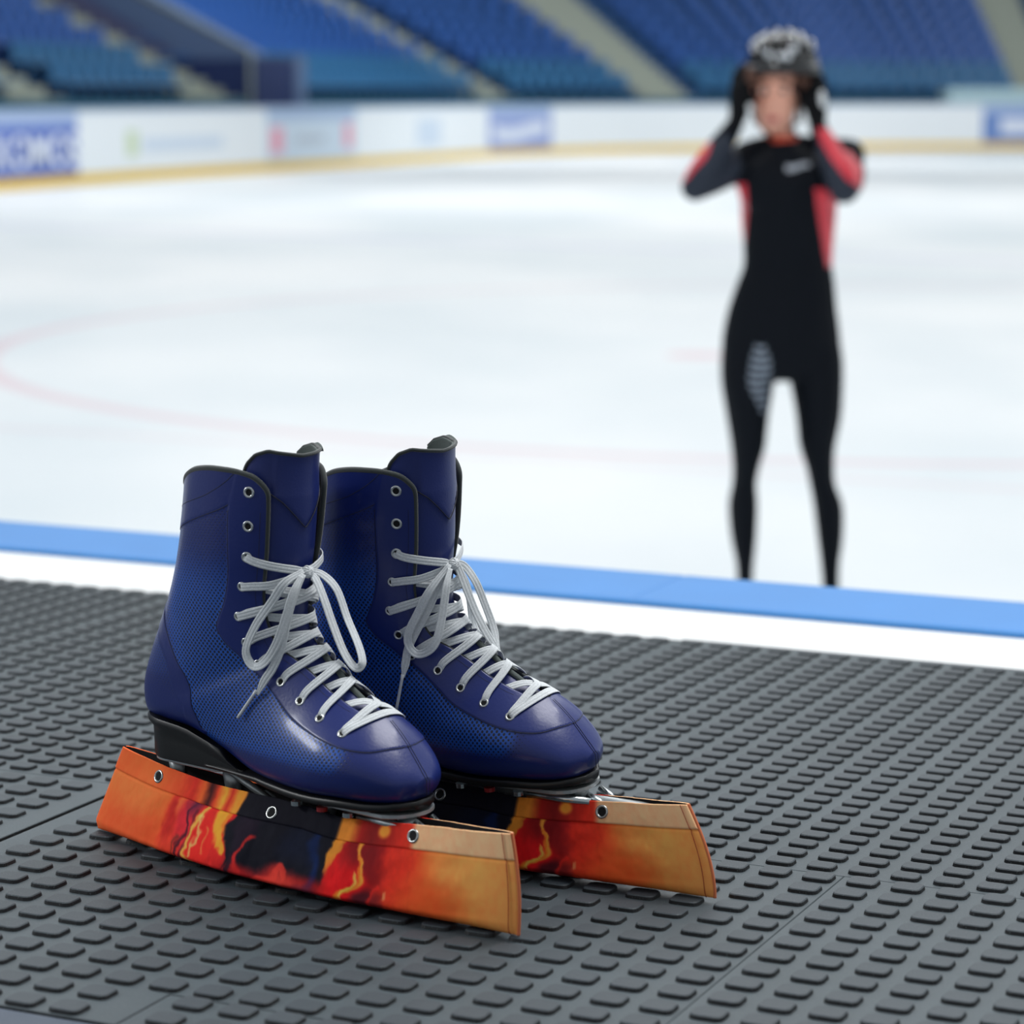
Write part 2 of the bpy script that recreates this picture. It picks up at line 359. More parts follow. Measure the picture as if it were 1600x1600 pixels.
def banner(px0,px1,base,label,band_=None,draw=None):
    s0,s1=s_of(px0),s_of(px1); e=empty('advertising_banner',bpos((s0+s1)/2,0,.17))
    inv=-np.array(e.location)
    def st(name,a,b_,z0,z1,mm,d0=-.012,d1=-.001):
        o=strip(name,a,b_,prof(d0,d1,z0,z1),mm,10); o.parent=e; o.matrix_parent_inverse=Matrix.Translation(-e.location); return o
    st('panel',s0,s1,.18,1.19,base)
    if band_: st('top_band',s0,s1,.98,1.19,band_,-.016,-.012)
    if draw: draw(s0,s1,st,e)
    tag(e,label,'banner','sponsor panels on the rink boards'); return e
def board_text(txt,s,z,size,mm,e,wide=1.):
    cu=bpy.data.curves.new('lettering','FONT'); cu.body=txt; cu.size=size; cu.extrude=.004; cu.align_x='CENTER'; cu.align_y='CENTER'; cu.offset=.02*size
    t_=bpy.data.objects.new('tmp',cu); C.objects.link(t_); bpy.context.view_layer.update(); me=bpy.data.meshes.new_from_object(t_.evaluated_get(bpy.context.evaluated_depsgraph_get())); bpy.data.objects.remove(t_); me.materials.clear(); me.materials.append(mm); o=bpy.data.objects.new('lettering',me); C.objects.link(o)
    p=bpos(s,-.10,z); t=bpos(s+.5,0,z)-bpos(s-.5,0,z); o.location=p; o.rotation_euler=(math.pi/2,0,math.atan2(t[1],t[0])); o.scale=(wide,1,1)
    o.parent=e; o.matrix_parent_inverse=Matrix.Translation(-e.location); return o
m_bl=mat('banner_blue',(58,98,190),.4); m_lav=mat('banner_letter',(214,222,236),.4); m_lila=mat('banner_lilac',(140,156,206),.4); m_pink=mat('banner_pink',(226,150,170),.4)
m_grey=mat('banner_grey',(196,212,226),.4); m_grn=mat('banner_green',(196,212,178),.4); m_lb=mat('banner_faint_blue',(200,214,230),.4); m_mid=mat('banner_mid_grey',(178,188,200),.4)
def d1(s0,s1,st,e): board_text('KOMOS',s_of(52),.56,.72,m_lav,e,(s_of(116)-s_of(-10))/2.45)
banner(-75,122,m_bl,'blue sponsor panel with big pale letters at the far left of the boards',m_pale,d1)
def d2(s0,s1,st,e):
    L=s1-s0
    p=MB(); 
    a=st('leaf_mark',s0+.23*L,s0+.29*L,.42,.86,m_grn,-.02,-.012); st('wordmark',s0+.32*L,s0+.76*L,.50,.72,m_lb,-.02,-.012)
banner(132,412,m_board,'white sponsor panel with a small green mark and faint blue wordmark',None,d2)
def d3(s0,s1,st,e):
    L=s1-s0; st('left_emblem',s0+.04*L,s0+.16*L,.35,.85,m_pink,-.02,-.012); st('right_emblem',s0+.86*L,s0+.95*L,.4,.9,m_pink,-.02,-.012)
    st('wordmark',s0+.3*L,s0+.62*L,.52,.68,m_mid,-.02,-.012)
banner(418,556,m_grey,'pale grey sponsor panel with a pink emblem at each end',m_cap,d3)
def d4(s0,s1,st,e):
    L=s1-s0; st('emblem',s0+.42*L,s0+.62*L,.35,.95,m_lb,-.02,-.012)
banner(566,756,m_board,'white sponsor panel with one faint blue emblem, left of the lilac panel',None,d4)
def d5(s0,s1,st,e):
    L=s1-s0
    mb=MB(); n_=24; P=[bpos(s0+L*(.08+.84*i/(n_-1)),-.02,.6-.08*math.sin(i/(n_-1)*math.pi*1.6)) for i in range(n_)]
    mb.grid([[ (p[0],p[1],p[2]-w) for w in (.16,-.16)] for p,w_ in zip(P,range(n_))]); o=mb.build('script_swash',m_lav,smooth=False); o.parent=e; o.matrix_parent_inverse=Matrix.Translation(-e.location)
banner(764,862,m_lila,'small lilac sponsor panel with a pale swash between two white panels',m_pale,d5)
def d6(s0,s1,st,e):
    L=s1-s0; st('wordmark',s0+.18*L,s0+.95*L,.42,.85,m_lav,-.02,-.012)
banner(1535,1690,mat('banner_blue_right',(100,132,190),.4),'blue sponsor panel cut off by the right edge of the picture',m_pale,d6)

# ------------------------------------------------------------------ grandstand
m_step=mat('stand_concrete',(40,78,122),.7,noise=(2,.1)); m_tread=mat('stair_concrete',(150,158,148),.7); m_dark=mat('dark_steel',(30,40,44),.5)
RISE,RUN,D0,Z0=.36,.74,1.6,1.25; NR=13
pf=[(D0-.02,-.0)]
for k in range(NR): pf+=[(D0+k*RUN,Z0+k*RISE-.0),(D0+(k+1)*RUN,Z0+k*RISE)]
pf+=[(D0+NR*RUN,0)]
structure(strip('grandstand_tiers',S0+2,S1-2,pf,m_step,110))
m_wall=mat('hall_wall_navy',(14,34,66),.8); structure(strip('wall_outer',S0+2,S1-2,prof(D0+NR*RUN,D0+NR*RUN+.3,0,14),m_wall,80))
m_front=mat('stand_front',(38,92,112),.5); structure(strip('trim_4',S0+2,S1-2,prof(D0-.12,D0-.03,0,Z0+.13),m_front,110))
AIS=[(s_of(75,D0),.75),(s_of(345,D0),1.0),(s_of(785,D0),.6),(s_of(1050,D0),.62),(s_of(1625,D0),.6)]
AL=['pale concrete stair rising from the boards at the far left of the stand','wide stair with a dark handrail left of the stand entrance','pale concrete stair between the entrance and the middle of the stand','pale concrete stair running up behind the white boards, left of the standing person','concrete stair at the right edge of the stand']
for (sa,hw_),lb in zip(AIS,AL):
    e=empty('stairway',bpos(sa,D0,Z0)); mb=MB()
    for k in range(NR*2-2):
        a,d,z=sa-hw_,D0+k*RUN/2,Z0+(k+1)*RISE/2
        c_=[bpos(sa-hw_,d,0),bpos(sa+hw_,d,0),bpos(sa+hw_,d+RUN/2,0),bpos(sa-hw_,d+RUN/2,0)]
        zt=ICE+max(z,Z0+(k//2)*RISE+.02); zb_=ICE+Z0+(k//2)*RISE-.05
        mb.add([(q[0],q[1],zz) for zz in (zb_,zt) for q in c_],[(3,2,1,0),(4,5,6,7),(0,1,5,4),(1,2,6,5),(2,3,7,6),(3,0,4,7)])
    o=mb.build('steps',m_tread,smooth=False); o.parent=e; o.matrix_parent_inverse=Matrix.Translation(-e.location)
    if hw_>1:
        mb=MB(); P=[bpos(sa+.35,D0+k*RUN,Z0+k*RISE+.95) for k in range(0,NR)]; mb.tube(P,.07,6); P=[bpos(sa+.35,D0+k*RUN,Z0+k*RISE+.5) for k in range(0,NR)]; mb.tube(P,.13,6)
        for k in range(0,NR,2): mb.tube([bpos(sa+.35,D0+k*RUN,Z0+k*RISE),bpos(sa+.35,D0+k*RUN,Z0+k*RISE+.95)],.06,6)
        o=mb.build('handrail',m_dark); o.parent=e; o.matrix_parent_inverse=Matrix.Translation(-e.location)
    tag(e,lb,'stairs','stairs of the grandstand')
# stand entrance with its sloping parapet
sv0,sv1=s_of(388,D0),s_of(448,D0); e=empty('stand_entrance',bpos((sv0+sv1)/2,D0,0))
def inpar(o,e): o.parent=e; o.matrix_parent_inverse=Matrix.Translation(-e.location); return o
inpar(strip('doorway',sv0,sv1,prof(D0-.2,D0+2.2,0,Z0+.95),mat('entrance_navy',(8,34,84),.6),8),e)
mb=MB(); P0=sv1+.1
for s_,w_ in ((P0,.55),):
    G=[]
    for k in range(0,10):
        d=D0-.2+k*.9; z=Z0+1.05+max(0,(k-1))*.47
        G.append([bpos(s_,d,0),bpos(s_,d,z),bpos(s_+w_,d,z),bpos(s_+w_,d,0)])
    mb.grid(G,close_v=True); mb.cap([0,1,2,3])
inpar(mb.build('parapet',mat('parapet_blue',(84,106,140),.6),smooth=False),e)
mb=MB(); mb.tube([bpos(sv0-.25,D0-.2,0),bpos(sv0-.25,D0-.2,Z0+1.1),bpos(sv0-.25,D0+3,Z0+2.6)],.055,6); inpar(mb.build('rail',mat('rail_grey',(112,122,120),.5)),e)
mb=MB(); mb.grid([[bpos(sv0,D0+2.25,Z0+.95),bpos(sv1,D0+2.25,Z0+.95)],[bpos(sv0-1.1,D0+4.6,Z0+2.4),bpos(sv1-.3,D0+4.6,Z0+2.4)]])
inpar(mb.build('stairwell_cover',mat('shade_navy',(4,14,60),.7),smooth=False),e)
tag(e,'dark blue entrance to the stand with a sloping pale blue parapet','entrance')
# pale team bench shelter top right
mb=MB(); s0_,s1_=s_of(1488),s_of(1700)
o=strip('bench_shelter',s0_,s1_,prof(.35,1.2,0,1.66),mat('shelter_pale',(172,200,206),.4),12); tag(o,'pale grey-green bench shelter behind the boards at the far right','shelter')

# seats: one kind of plastic seat, copied
def seat_mesh(name,mm):
    mb=MB(); w=.215
    # pan
    G=[]
    for i,(d,z) in enumerate([(.02,.40),(.05,.43),(.2,.415),(.34,.42),(.40,.47),(.43,.62),(.45,.78),(.455,.82)]):
        G.append([(x,d+.03*(x/w)**2*(-1 if i>3 else 0),z+.02*(x/w)**2*(1 if i<4 else 0)) for x in np.linspace(-w,w,6)])
    G=np.array(G); mb.grid(G); mb.grid(G+np.array([0,.022,-.022]),flip=True)
    mb.box((-.03,.2,0),(.03,.3,.4))
    me=mb.build(name,mm,smooth=True).data; o=[q for q in bpy.data.objects if q.data==me][0]; bpy.data.objects.remove(o); return me
m_seat=mat('seat_blue',(34,82,152),.4); m_seat2=mat('seat_teal_blue',(40,100,144),.4)
me_hi=seat_mesh('stadium_seat',m_seat); me_lo=seat_mesh('stadium_seat_front',m_seat2)
blocks=sorted([a for a,_ in AIS]); spots=[]
for k in range(NR):
    s_=S0+3
    while s_<S1-3:
        s_+=.5 if k<99 else .5
        if any(abs(s_-a)<w_+.26 for a,w_ in AIS): continue
        if sv0-1.4<s_<sv1+1.1 and k<9: continue
        d=D0+k*RUN+.1; p=bpos(s_,d,Z0+k*RISE)
        dx,dy,dz=p[0],p[1],p[2]-CAM_H; dep=dy*math.cos(PITCH)-dz*math.sin(PITCH); up=-(-dy*math.sin(PITCH)-dz*math.cos(PITCH))
        px=800+4200*dx/dep; py=800-4200*(dy*math.sin(PITCH)+dz*math.cos(PITCH))/dep
        if -40<px<1640 and py>-8: spots.append((dep,s_,k,p,px,py))
        elif -400<px<2000 and py>-120: spots.append((dep+1000,s_,k,p,px,py))
spots.sort(key=lambda q:q[0])
rest=MB(); first={}
lab={}
def blk(px): return 0 if px<75 else 1 if px<360 else 2 if px<790 else 3 if px<1055 else 4
BN=['right of the leftmost stair','right of the stand entrance','between the two middle stairs','behind the standing person','right of the rightmost stair']
for i,(dep,s_,k,p,px,py) in enumerate(spots):
    t=bpos(s_+.3,0,0)-bpos(s_-.3,0,0); rz=math.atan2(t[1],t[0]); me=me_lo if k<2 else me_hi
    if i<300:
        o=bpy.data.objects.new('stadium_seat',me); C.objects.link(o); o.location=p; o.rotation_euler=(0,0,rz)
        bi=int(np.searchsorted(blocks,s_)); 
        tag(o,'%s plastic seat in row %s of the stand, %s'%('teal-blue' if k<2 else 'blue',['one','two','three','four','five','six','seven','eight','nine','ten','eleven','twelve','thirteen'][k],BN[bi-1] if bi>0 else 'left of the leftmost stair'),'seat','seats row %d, block %d'%(k+1,bi))
    else:
        ca,sa_=math.cos(rz),math.sin(rz)
        V=[(p[0]+v.co.x*ca-v.co.y*sa_,p[1]+v.co.x*sa_+v.co.y*ca,p[2]+v.co.z) for v in me.vertices]
        rest.add(V,[tuple(q.vertices) for q in me.polygons],0 if k<2 else 1)
o=mesh_obj('distant_stadium_seats',rest.v,rest.f,None,None,False,[m_seat2,m_seat],rest.m)
tag(o,'remaining rows of blue plastic seats higher up and at the far end of the stand','seats',None,'stuff')
# ------------------------------------------------------------------ materials of the skates
def leather():
    m=bpy.data.materials.new('navy_leather'); m.use_nodes=True; n=m.node_tree; b=n.nodes['Principled BSDF']
    def N(t,**k):
        x=n.nodes.new(t)
        for a,v in k.items(): setattr(x,a,v)
        return x
    tc=N('ShaderNodeTexCoord'); sp=N('ShaderNodeSeparateXYZ'); n.links.new(tc.outputs['Object'],sp.inputs[0])
    cb=N('ShaderNodeCombineXYZ'); n.links.new(sp.outputs[0],cb.inputs[0]); n.links.new(sp.outputs[2],cb.inputs[1])
    mp=N('ShaderNodeMapping'); mp.inputs['Rotation'].default_value=(0,0,math.radians(40)); n.links.new(cb.outputs[0],mp.inputs[0])
    vo=N('ShaderNodeTexVoronoi',voronoi_dimensions='2D'); vo.inputs['Scale'].default_value=345; vo.inputs['Randomness'].default_value=0; n.links.new(mp.outputs[0],vo.inputs['Vector'])
    dm=N('ShaderNodeAttribute',attribute_name='dots'); 
    # dot mask: radius grows with the attribute
    rad=N('ShaderNodeMath',operation='MULTIPLY'); n.links.new(dm.outputs['Fac'],rad.inputs[0]); rad.inputs[1].default_value=.37
    sb=N('ShaderNodeMath',operation='SUBTRACT'); n.links.new(rad.outputs[0],sb.inputs[0]); n.links.new(vo.outputs['Distance'],sb.inputs[1])
    mr=N('ShaderNodeMapRange',interpolation_type='SMOOTHSTEP'); mr.inputs['From Min'].default_value=-.05; mr.inputs['From Max'].default_value=.06; n.links.new(sb.outputs[0],mr.inputs['Value'])
    # field colour brightens where printed
    c1=N('ShaderNodeMix',data_type='RGBA'); c1.inputs[6].default_value=lin((18,35,102)); c1.inputs[7].default_value=lin((26,80,170)); br=N('ShaderNodeMapRange',interpolation_type='SMOOTHSTEP'); br.inputs['From Min'].default_value=.42; br.inputs['From Max'].default_value=.95; n.links.new(dm.outputs['Fac'],br.inputs['Value']); n.links.new(br.outputs[0],c1.inputs[0])
    c2=N('ShaderNodeMix',data_type='RGBA'); n.links.new(mr.outputs[0],c2.inputs[0]); n.links.new(c1.outputs[2],c2.inputs[6]); c2.inputs[7].default_value=lin((8,12,32))
    n.links.new(c2.outputs[2],b.inputs['Base Color'])
    nz=N('ShaderNodeTexNoise'); nz.inputs['Scale'].default_value=420; nz.inputs['Detail'].default_value=5; n.links.new(tc.outputs['Object'],nz.inputs['Vector'])
    n2=N('ShaderNodeTexNoise'); n2.inputs['Scale'].default_value=28; n2.inputs['Detail'].default_value=6; n.links.new(tc.outputs['Object'],n2.inputs['Vector'])
    ad=N('ShaderNodeMath',operation='MULTIPLY_ADD'); n.links.new(mr.outputs[0],ad.inputs[0]); ad.inputs[1].default_value=-1.2; n.links.new(nz.outputs['Fac'],ad.inputs[2])
    bp=N('ShaderNodeBump'); bp.inputs['Strength'].default_value=.28; bp.inputs['Distance'].default_value=.0005; n.links.new(ad.outputs[0],bp.inputs['Height']); n.links.new(bp.outputs[0],b.inputs['Normal'])
    rr=N('ShaderNodeMapRange'); rr.inputs['To Min'].default_value=.28; rr.inputs['To Max'].default_value=.46; n.links.new(n2.outputs['Fac'],rr.inputs['Value']); n.links.new(rr.outputs[0],b.inputs['Roughness'])
    b.inputs['Specular IOR Level'].default_value=.4; b.inputs['Coat Weight'].default_value=.25; b.inputs['Coat Roughness'].default_value=.17
    return m
M_LEA=leather(); M_SEAM=mat('dark_seam',(8,12,30),.6); M_TRIM=mat('felt_trim',(46,52,52),.9,sheen=.3,bump=(1500,.4,.0006)); M_LINE=mat('black_lining',(16,18,20),.95,sheen=.2,bump=(900,.3,.0006))
M_TONGUE=mat('tongue_leather',(19,36,102),.42,coat=.1,coatr=.3,bump=(600,.22,.0005)); M_FELT=mat('grey_felt',(86,94,92),.95,bump=(1200,.4,.0007))
M_BLACK=mat('black_sole',(13,14,16),.42,bump=(300,.08,.0004)); M_STEEL=mat('polished_steel',(190,196,198),.24,metal=1,bump=(200,.1,.0004)); M_STEELD=mat('dull_steel',(170,176,178),.38,metal=.65)
M_EYE=mat('nickel_eyelet',(205,208,206),.28,metal=.85); M_HOLE=mat('eyelet_hole',(6,6,8),.9); M_BLADE=mat('blade_steel',(150,156,160),.2,metal=1); M_RED=mat('red_enamel',(150,30,34),.4)
def lace_mat():
    m=mat('woven_lace',(204,209,212),.85,sheen=.3,noise=(900,.13)); n=m.node_tree; b=n.nodes['Principled BSDF']
    tc=n.nodes.new('ShaderNodeTexCoord'); w=n.nodes.new('ShaderNodeTexNoise'); w.inputs['Scale'].default_value=1600; w.inputs['Detail'].default_value=2
    n.links.new(tc.outputs['Object'],w.inputs['Vector']); bp=n.nodes.new('ShaderNodeBump'); bp.inputs['Strength'].default_value=.5; bp.inputs['Distance'].default_value=.0004
    n.links.new(w.outputs['Fac'],bp.inputs['Height']); n.links.new(bp.outputs[0],b.inputs['Normal']); return m
M_LACE=lace_mat(); M_AGLET=mat('lace_tip',(214,218,220),.3,spec=.6)

# ------------------------------------------------------------------ boot geometry (all in mm, scaled to m)
COLL=(np.array([.70,.76,.9,1.01,1.28,1.67,2.0,2.3,2.7,3.1416]),np.array([1.0,.80,.58,.47,.37,.34,.40,.56,.84,.93]))
FAC=(np.array([.37,.89,1.23,1.94,2.79,3.58,4.43,5.04,6.34,7.9,10.02,11.34,12.61,13.66,14.48,14.99,15.13]),np.array([1.228,1.303,1.328,1.303,1.265,1.291,1.366,1.291,1.102,1.102,1.24,1.265,1.24,1.14,.875,.371,.0]))
HR=(np.array([3.4,3.85,4.67,5.86,6.81,7.63,8.59,9.2]),np.array([3.2,2.663,2.159,1.832,1.757,1.882,2.185,2.5]))
HL=(np.array([4.2,4.39,5.28,6.3,7.9,9.0]),np.array([3.2,2.676,2.134,1.98,2.1,2.7]))
CLOW=(np.array([1.29,1.62,2.7,3.1416]),np.array([1.02,1.26,1.85,1.9])); CSEAM=(np.array([1.215,1.379,1.58,1.895,2.852,3.1416]),np.array([.34,.58,.78,.99,1.4,1.45]))
def _tab(T):
    q=cr(np.stack(T,1),70); o=np.argsort(q[:,0],kind='stable'); return q[o,0],q[o,1]
FAC,HR,HL,CLOW,CSEAM=[_tab(T) for T in (FAC,HR,HL,CLOW,CSEAM)]
def surf(t,phi,off=0.):
    """point on the boot offset outwards by off mm"""
    t=np.asarray(t,float); phi=np.asarray(phi,float); P=boot_pt(t,phi)
    if np.any(off!=0): P=P+normal(t,phi)*np.asarray(off)[...,None] if np.ndim(off) else P+normal(t,phi)*off
    return P
_n=normal(np.array(4.),np.array(1.5)); NSGN=1.0 if _n[1]<0 else -1.0
def panel_fields(t,a):
    """a=|phi|. returns raise in mm and dot mask"""
    fb=np.interp(t,FAC[0],FAC[1],right=0.); dF=(fb-a)*26      # roughly mm inside the facing
    fac=sm(-.5,.5,dF)*(t<15.2)
    low=np.interp(a,CLOW[0],CLOW[1]); dC=(low-t)*32*(a>1.2); colr=sm(-.5,.5,dC)*(1-fac)*(a>1.2)
    inH=(t>3.5)&(t<9.4); dH=(a-np.interp(t,HR[0],HR[1]))*26; st_=sm(-.5,.5,dH)*inH
    dL=(a-np.interp(t,HL[0],HL[1],left=9))*26; bk=sm(-.5,.5,dL)*inH*(t>4.2)
    up=.75*fac+.5*colr+.55*st_-.5*bk
    P=boot_pt(t,a); z=P[...,2]; x=P[...,0]
    main=(1-fac)*(1-colr)*(1-st_)*(t>.8)
    lowfade=sm(84,112,z); toe=1-sm(285,318,x)
    # dots are boldest around the ankle, finer towards the collar
    strength=.45+.55*sm(265,190,z); strength=strength*(.35+.65*sm(95,140,x+ (z-150)*.25))
    dots=main*lowfade*toe*strength + bk*sm(118,150,z)*.55
    return up,np.clip(dots,0,1)
def build_upper(root):
    nr,nc=330,330
    tau=np.linspace(0,17,nr); c_=np.linspace(0,1,nc)
    t=np.repeat(tau[:,None],nc,1); side=np.where(c_<.5,1.,-1.)[None,:]; cc=np.where(c_<.5,c_*2,(1-c_)*2)[None,:]
    cc=cc**.9
    for _ in range(4):
        g=gap(t); a=g+(np.pi-g)*cc; t0=np.interp(a,COLL[0],COLL[1])+(side<0)*.32*sm(1.05,1.5,a)*sm(3.1,2.5,a); t=tau[:,None]+t0*np.clip(1-tau[:,None]/3,0,1)
    g=gap(t); a=g+(np.pi-g)*cc; phi=a*side
    up,dots=panel_fields(t,a)
    P=boot_pt(t,phi)+normal(np.clip(t,0,16.9),phi)*up[...,None]
    bad=~np.isfinite(P).all(-1); P[bad]=boot_pt(t,phi)[bad]
    # creases near the ankle and toe
    V=P.reshape(-1,3)/1000; F=[(i*nc+j,i*nc+j+1,(i+1)*nc+j+1,(i+1)*nc+j) for i in range(nr-1) for j in range(nc-1)]
    F.append(tuple((nr-1)*nc+j for j in range(nc)))
    mb=MB(); mb.v=[tuple(v) for v in V]; mb.f=F; mb.m=[0]*len(F)
    o=mesh_obj('boot_upper',mb.v,mb.f,None,root,True,[M_LEA,M_LINE,M_SEAM])
    at=o.data.attributes.new('dots','FLOAT','POINT'); at.data.foreach_set('value',dots.reshape(-1).astype(np.float32))
    bm=bmesh.new(); bm.from_mesh(o.data); bmesh.ops.remove_doubles(bm,verts=bm.verts,dist=.00012); bmesh.ops.recalc_face_normals(bm,faces=bm.faces); bm.to_mesh(o.data); bm.free()
    # make sure normals point outwards
    def flip_needed():
        s=0
        for p in list(o.data.polygons)[::97]:
            s+= (Vector((p.center[0],0,p.center[2]))-p.center).dot(p.normal)
        return s>0
    if flip_needed(): o.data.flip_normals()
    so=o.modifiers.new('thickness','SOLIDIFY'); so.thickness=.0024; so.offset=-1; so.material_offset=1; so.material_offset_rim=1
    return o
def along(ts,phis,off,n=80):
    T_=np.interp(np.linspace(0,1,n),np.linspace(0,1,len(ts)),ts); A_=np.interp(np.linspace(0,1,n),np.linspace(0,1,len(phis)),phis)
    return surf(T_,A_,off)
def smoothpath(ts,phis,off,n=90):
    q=cr(np.stack([ts,phis],1),n); return surf(q[:,0],q[:,1],off)
def build_seams(root):
    mb=MB()
    for sg in (1,-1):
        k=slice(0,None)
        mb.tube(smoothpath(FAC[0][8:],FAC[1][8:]*sg,.35,140)/1000,.00030,6)
        ts=np.interp(np.linspace(1.29,3.1,30),CLOW[0],CLOW[1]); mb.tube(surf(ts,np.linspace(1.29,3.1,30)*sg,.2)/1000,.00028,6)
        ph=np.linspace(1.22,3.1,30); mb.tube(surf(np.interp(ph,CSEAM[0],CSEAM[1]),ph*sg,.55)/1000,.00022,6)
        mb.tube(smoothpath(HR[0][12:],HR[1][12:]*sg,.35,60)/1000,.00025,6)
        T_=np.linspace(13.8,16.95,70)
        mb.tube(np.concatenate([surf(T_,.012+.045*sg*(1+1.2*sm(16,17,T_)),.15+.6*sm(15.2,15.05,T_)),np.array([(344.6,-1.6*sg,z) for z in (95,91,87,84.5)])])/1000,.00026,6)      # double toe seam
        T_=np.linspace(1.2,12.6,160); mb.tube(surf(T_,(gap(T_)+.10)*sg,.75)/1000,.00016,5)  # facing stitch line
    ph=np.linspace(-.42,.42,40); mb.tube(surf(13.62+.0*ph+np.abs(ph)*-.5,ph,.8)/1000,.00035,6)
    return mb.build('seam',M_SEAM,root)
def build_trim(root):
    mb=MB()
    a=np.concatenate([np.linspace(.76,1.1,14),np.linspace(1.13,3.1416,40)]); top=surf(np.interp(a,COLL[0],COLL[1])+.0,a,-.6); far=(surf(np.interp(a,COLL[0],COLL[1])+.32*sm(1.05,1.5,a)*sm(3.1,2.5,a),a,-.6)*np.array([1,-1,1]))
    T_=np.linspace(.82,13.3,120); ed=surf(T_,gap(T_)+.0,-1.1)
    near=np.concatenate([ed[::-1],top]); 
    full=np.concatenate([near,far[::-1][1:],ed*np.array([1,-1,1])])
    # smooth the corner
    for _ in range(6): full[1:-1]=(full[:-2]+2*full[1:-1]+full[2:])/4
    zt=full[:,2]; r=.0011+.0011*sm(180,250,zt)
    mb.tube(full/1000,r,8); return mb.build('collar_trim',M_TRIM,root)
def tongue_pt(t,al,ins=5.5):
    """t station (negative = above the collar), al -1..1 across"""
    f_=boot_pt(np.clip(t,0,17),np.zeros_like(t)); b_=boot_pt(np.clip(t,0,17),np.full_like(t,np.pi)); d=b_-f_; d/=np.linalg.norm(d,axis=-1,keepdims=True)
    up=np.stack([-d[...,2]*-1,np.zeros_like(t),d[...,0]*-1],-1)
    w=crat(STA[:,4:5],np.clip(t,0,17))[...,0]
    r=w*np.interp(t,[0,4,9],[.76,.80,.86]); ang=al*np.interp(t,[0,1.2,4,9,13.5],[1.85,1.75,1.3,1.1,.8]); 
    P=f_+d*(ins+3.5*(1-sm(0,4,t))+r*(1-np.cos(ang)))[...,None]; P[...,1]-=np.sin(ang)*r
    # below the ankle the tongue lies close under the facings
    tt=np.clip(t,0,16.9); Q=surf(tt,al*(gap(tt)+.38),0*t-(ins-1.2)); k=sm(2.6,4.6,t)[...,None]
    return P*(1-k)+Q*k
def build_tongue(root):
    na,nt_=61,150; al=np.linspace(-1,1,na); T_=np.linspace(13.4,0.9,nt_)
    TT,AA=np.meshgrid(T_,al,indexing='ij'); G=tongue_pt(TT,AA)
    # raised overlay with a V-shaped lower edge
    v=np.interp(np.abs(AA),[0,.08,.35,.7,1],[1.62,1.5,1.02,.6,.5]); ov=sm(-.03,.03,(v-TT))*1.1
    cen=G.mean(1,keepdims=True); dirr=G-np.stack([cen[...,0]-18,0*cen[...,0],cen[...,2]],-1)*np.ones_like(G); dirr[...,2]*=.2; dirr/=np.linalg.norm(dirr,axis=-1,keepdims=True)
    G=G+dirr*ov[...,None]
    # top extension above the collar following the outline of the photo: rises at the near side, dips, lifts at the far edge
    ext=[]; zt=np.interp(al,[-1,-.9,-.72,-.45,.1,.55,.72,.85,1],[316,321,324,322.5,321,325,322,315,298])
    top=G[-1]; 
    for k in np.linspace(.04,1,26):
        q=top.copy(); q[:,2]=top[:,2]+(zt-top[:,2])*k; q[:,0]+=2.0*k*k; q[:,1]*=1-.04*k; ext.append(q)
    G=np.concatenate([G,np.array(ext)]); mb=MB(); mb.grid(G/1000)
    o=mb.build('tongue',None,root,mats=[M_TONGUE,M_FELT]); 
    s=sum((p.center[0]-.190)*p.normal[0] for p in list(o.data.polygons)[::31])
    if s<0: o.data.flip_normals()
    so=o.modifiers.new('thickness','SOLIDIFY'); so.thickness=.0028; so.offset=-1; so.material_offset=1; so.material_offset_rim=1
    mb=MB(); e=G[-1]/1000; mb.tube(e,.0014,8); mb.build('tongue_edging',M_TRIM,o)
    # overlay seam
    mb=MB(); aa=np.linspace(-.98,.98,80); vv=np.interp(np.abs(aa),[0,.08,.35,.7,1],[1.62,1.5,1.02,.6,.5]); Q=tongue_pt(vv,aa,4.0); mb.tube(Q/1000,.0004,6); mb.build('tongue_seam',M_SEAM,o)
    # felt flap folded out at the far corner
    mb=MB(); G2=[]
    for u in np.linspace(0,1,12):
        a_=-.98+.5*u; P=tongue_pt(np.array([0.9]),np.array([a_]))[0]; z=float(np.interp(a_,al,zt))
        G2.append([(P[0]+2+w*3,P[1]*.96+w*2*np.sign(P[1]),z-.5+w*2.2*math.sin(math.pi*u)) for w in np.linspace(-.4,1,7)])
    mb.grid(np.array(G2)/1000); f_=mb.build('felt_flap',M_FELT,o); so=f_.modifiers.new('thickness','SOLIDIFY'); so.thickness=.002
    return o
EYE=[(.78,1.039),(1.5,1.026),(2.25,1.014),(3.1,1.051),(4.16,1.077),(5.62,.99),(7.35,1.0),(9.23,1.026),(10.63,1.026),(11.89,1.001),(13.12,.951)]
def frame_at(P,N):
    N=np.asarray(N)/np.linalg.norm(N); a=np.cross(N,[0,0,1.]); a/=np.linalg.norm(a); b_=np.cross(N,a); return a,b_,N
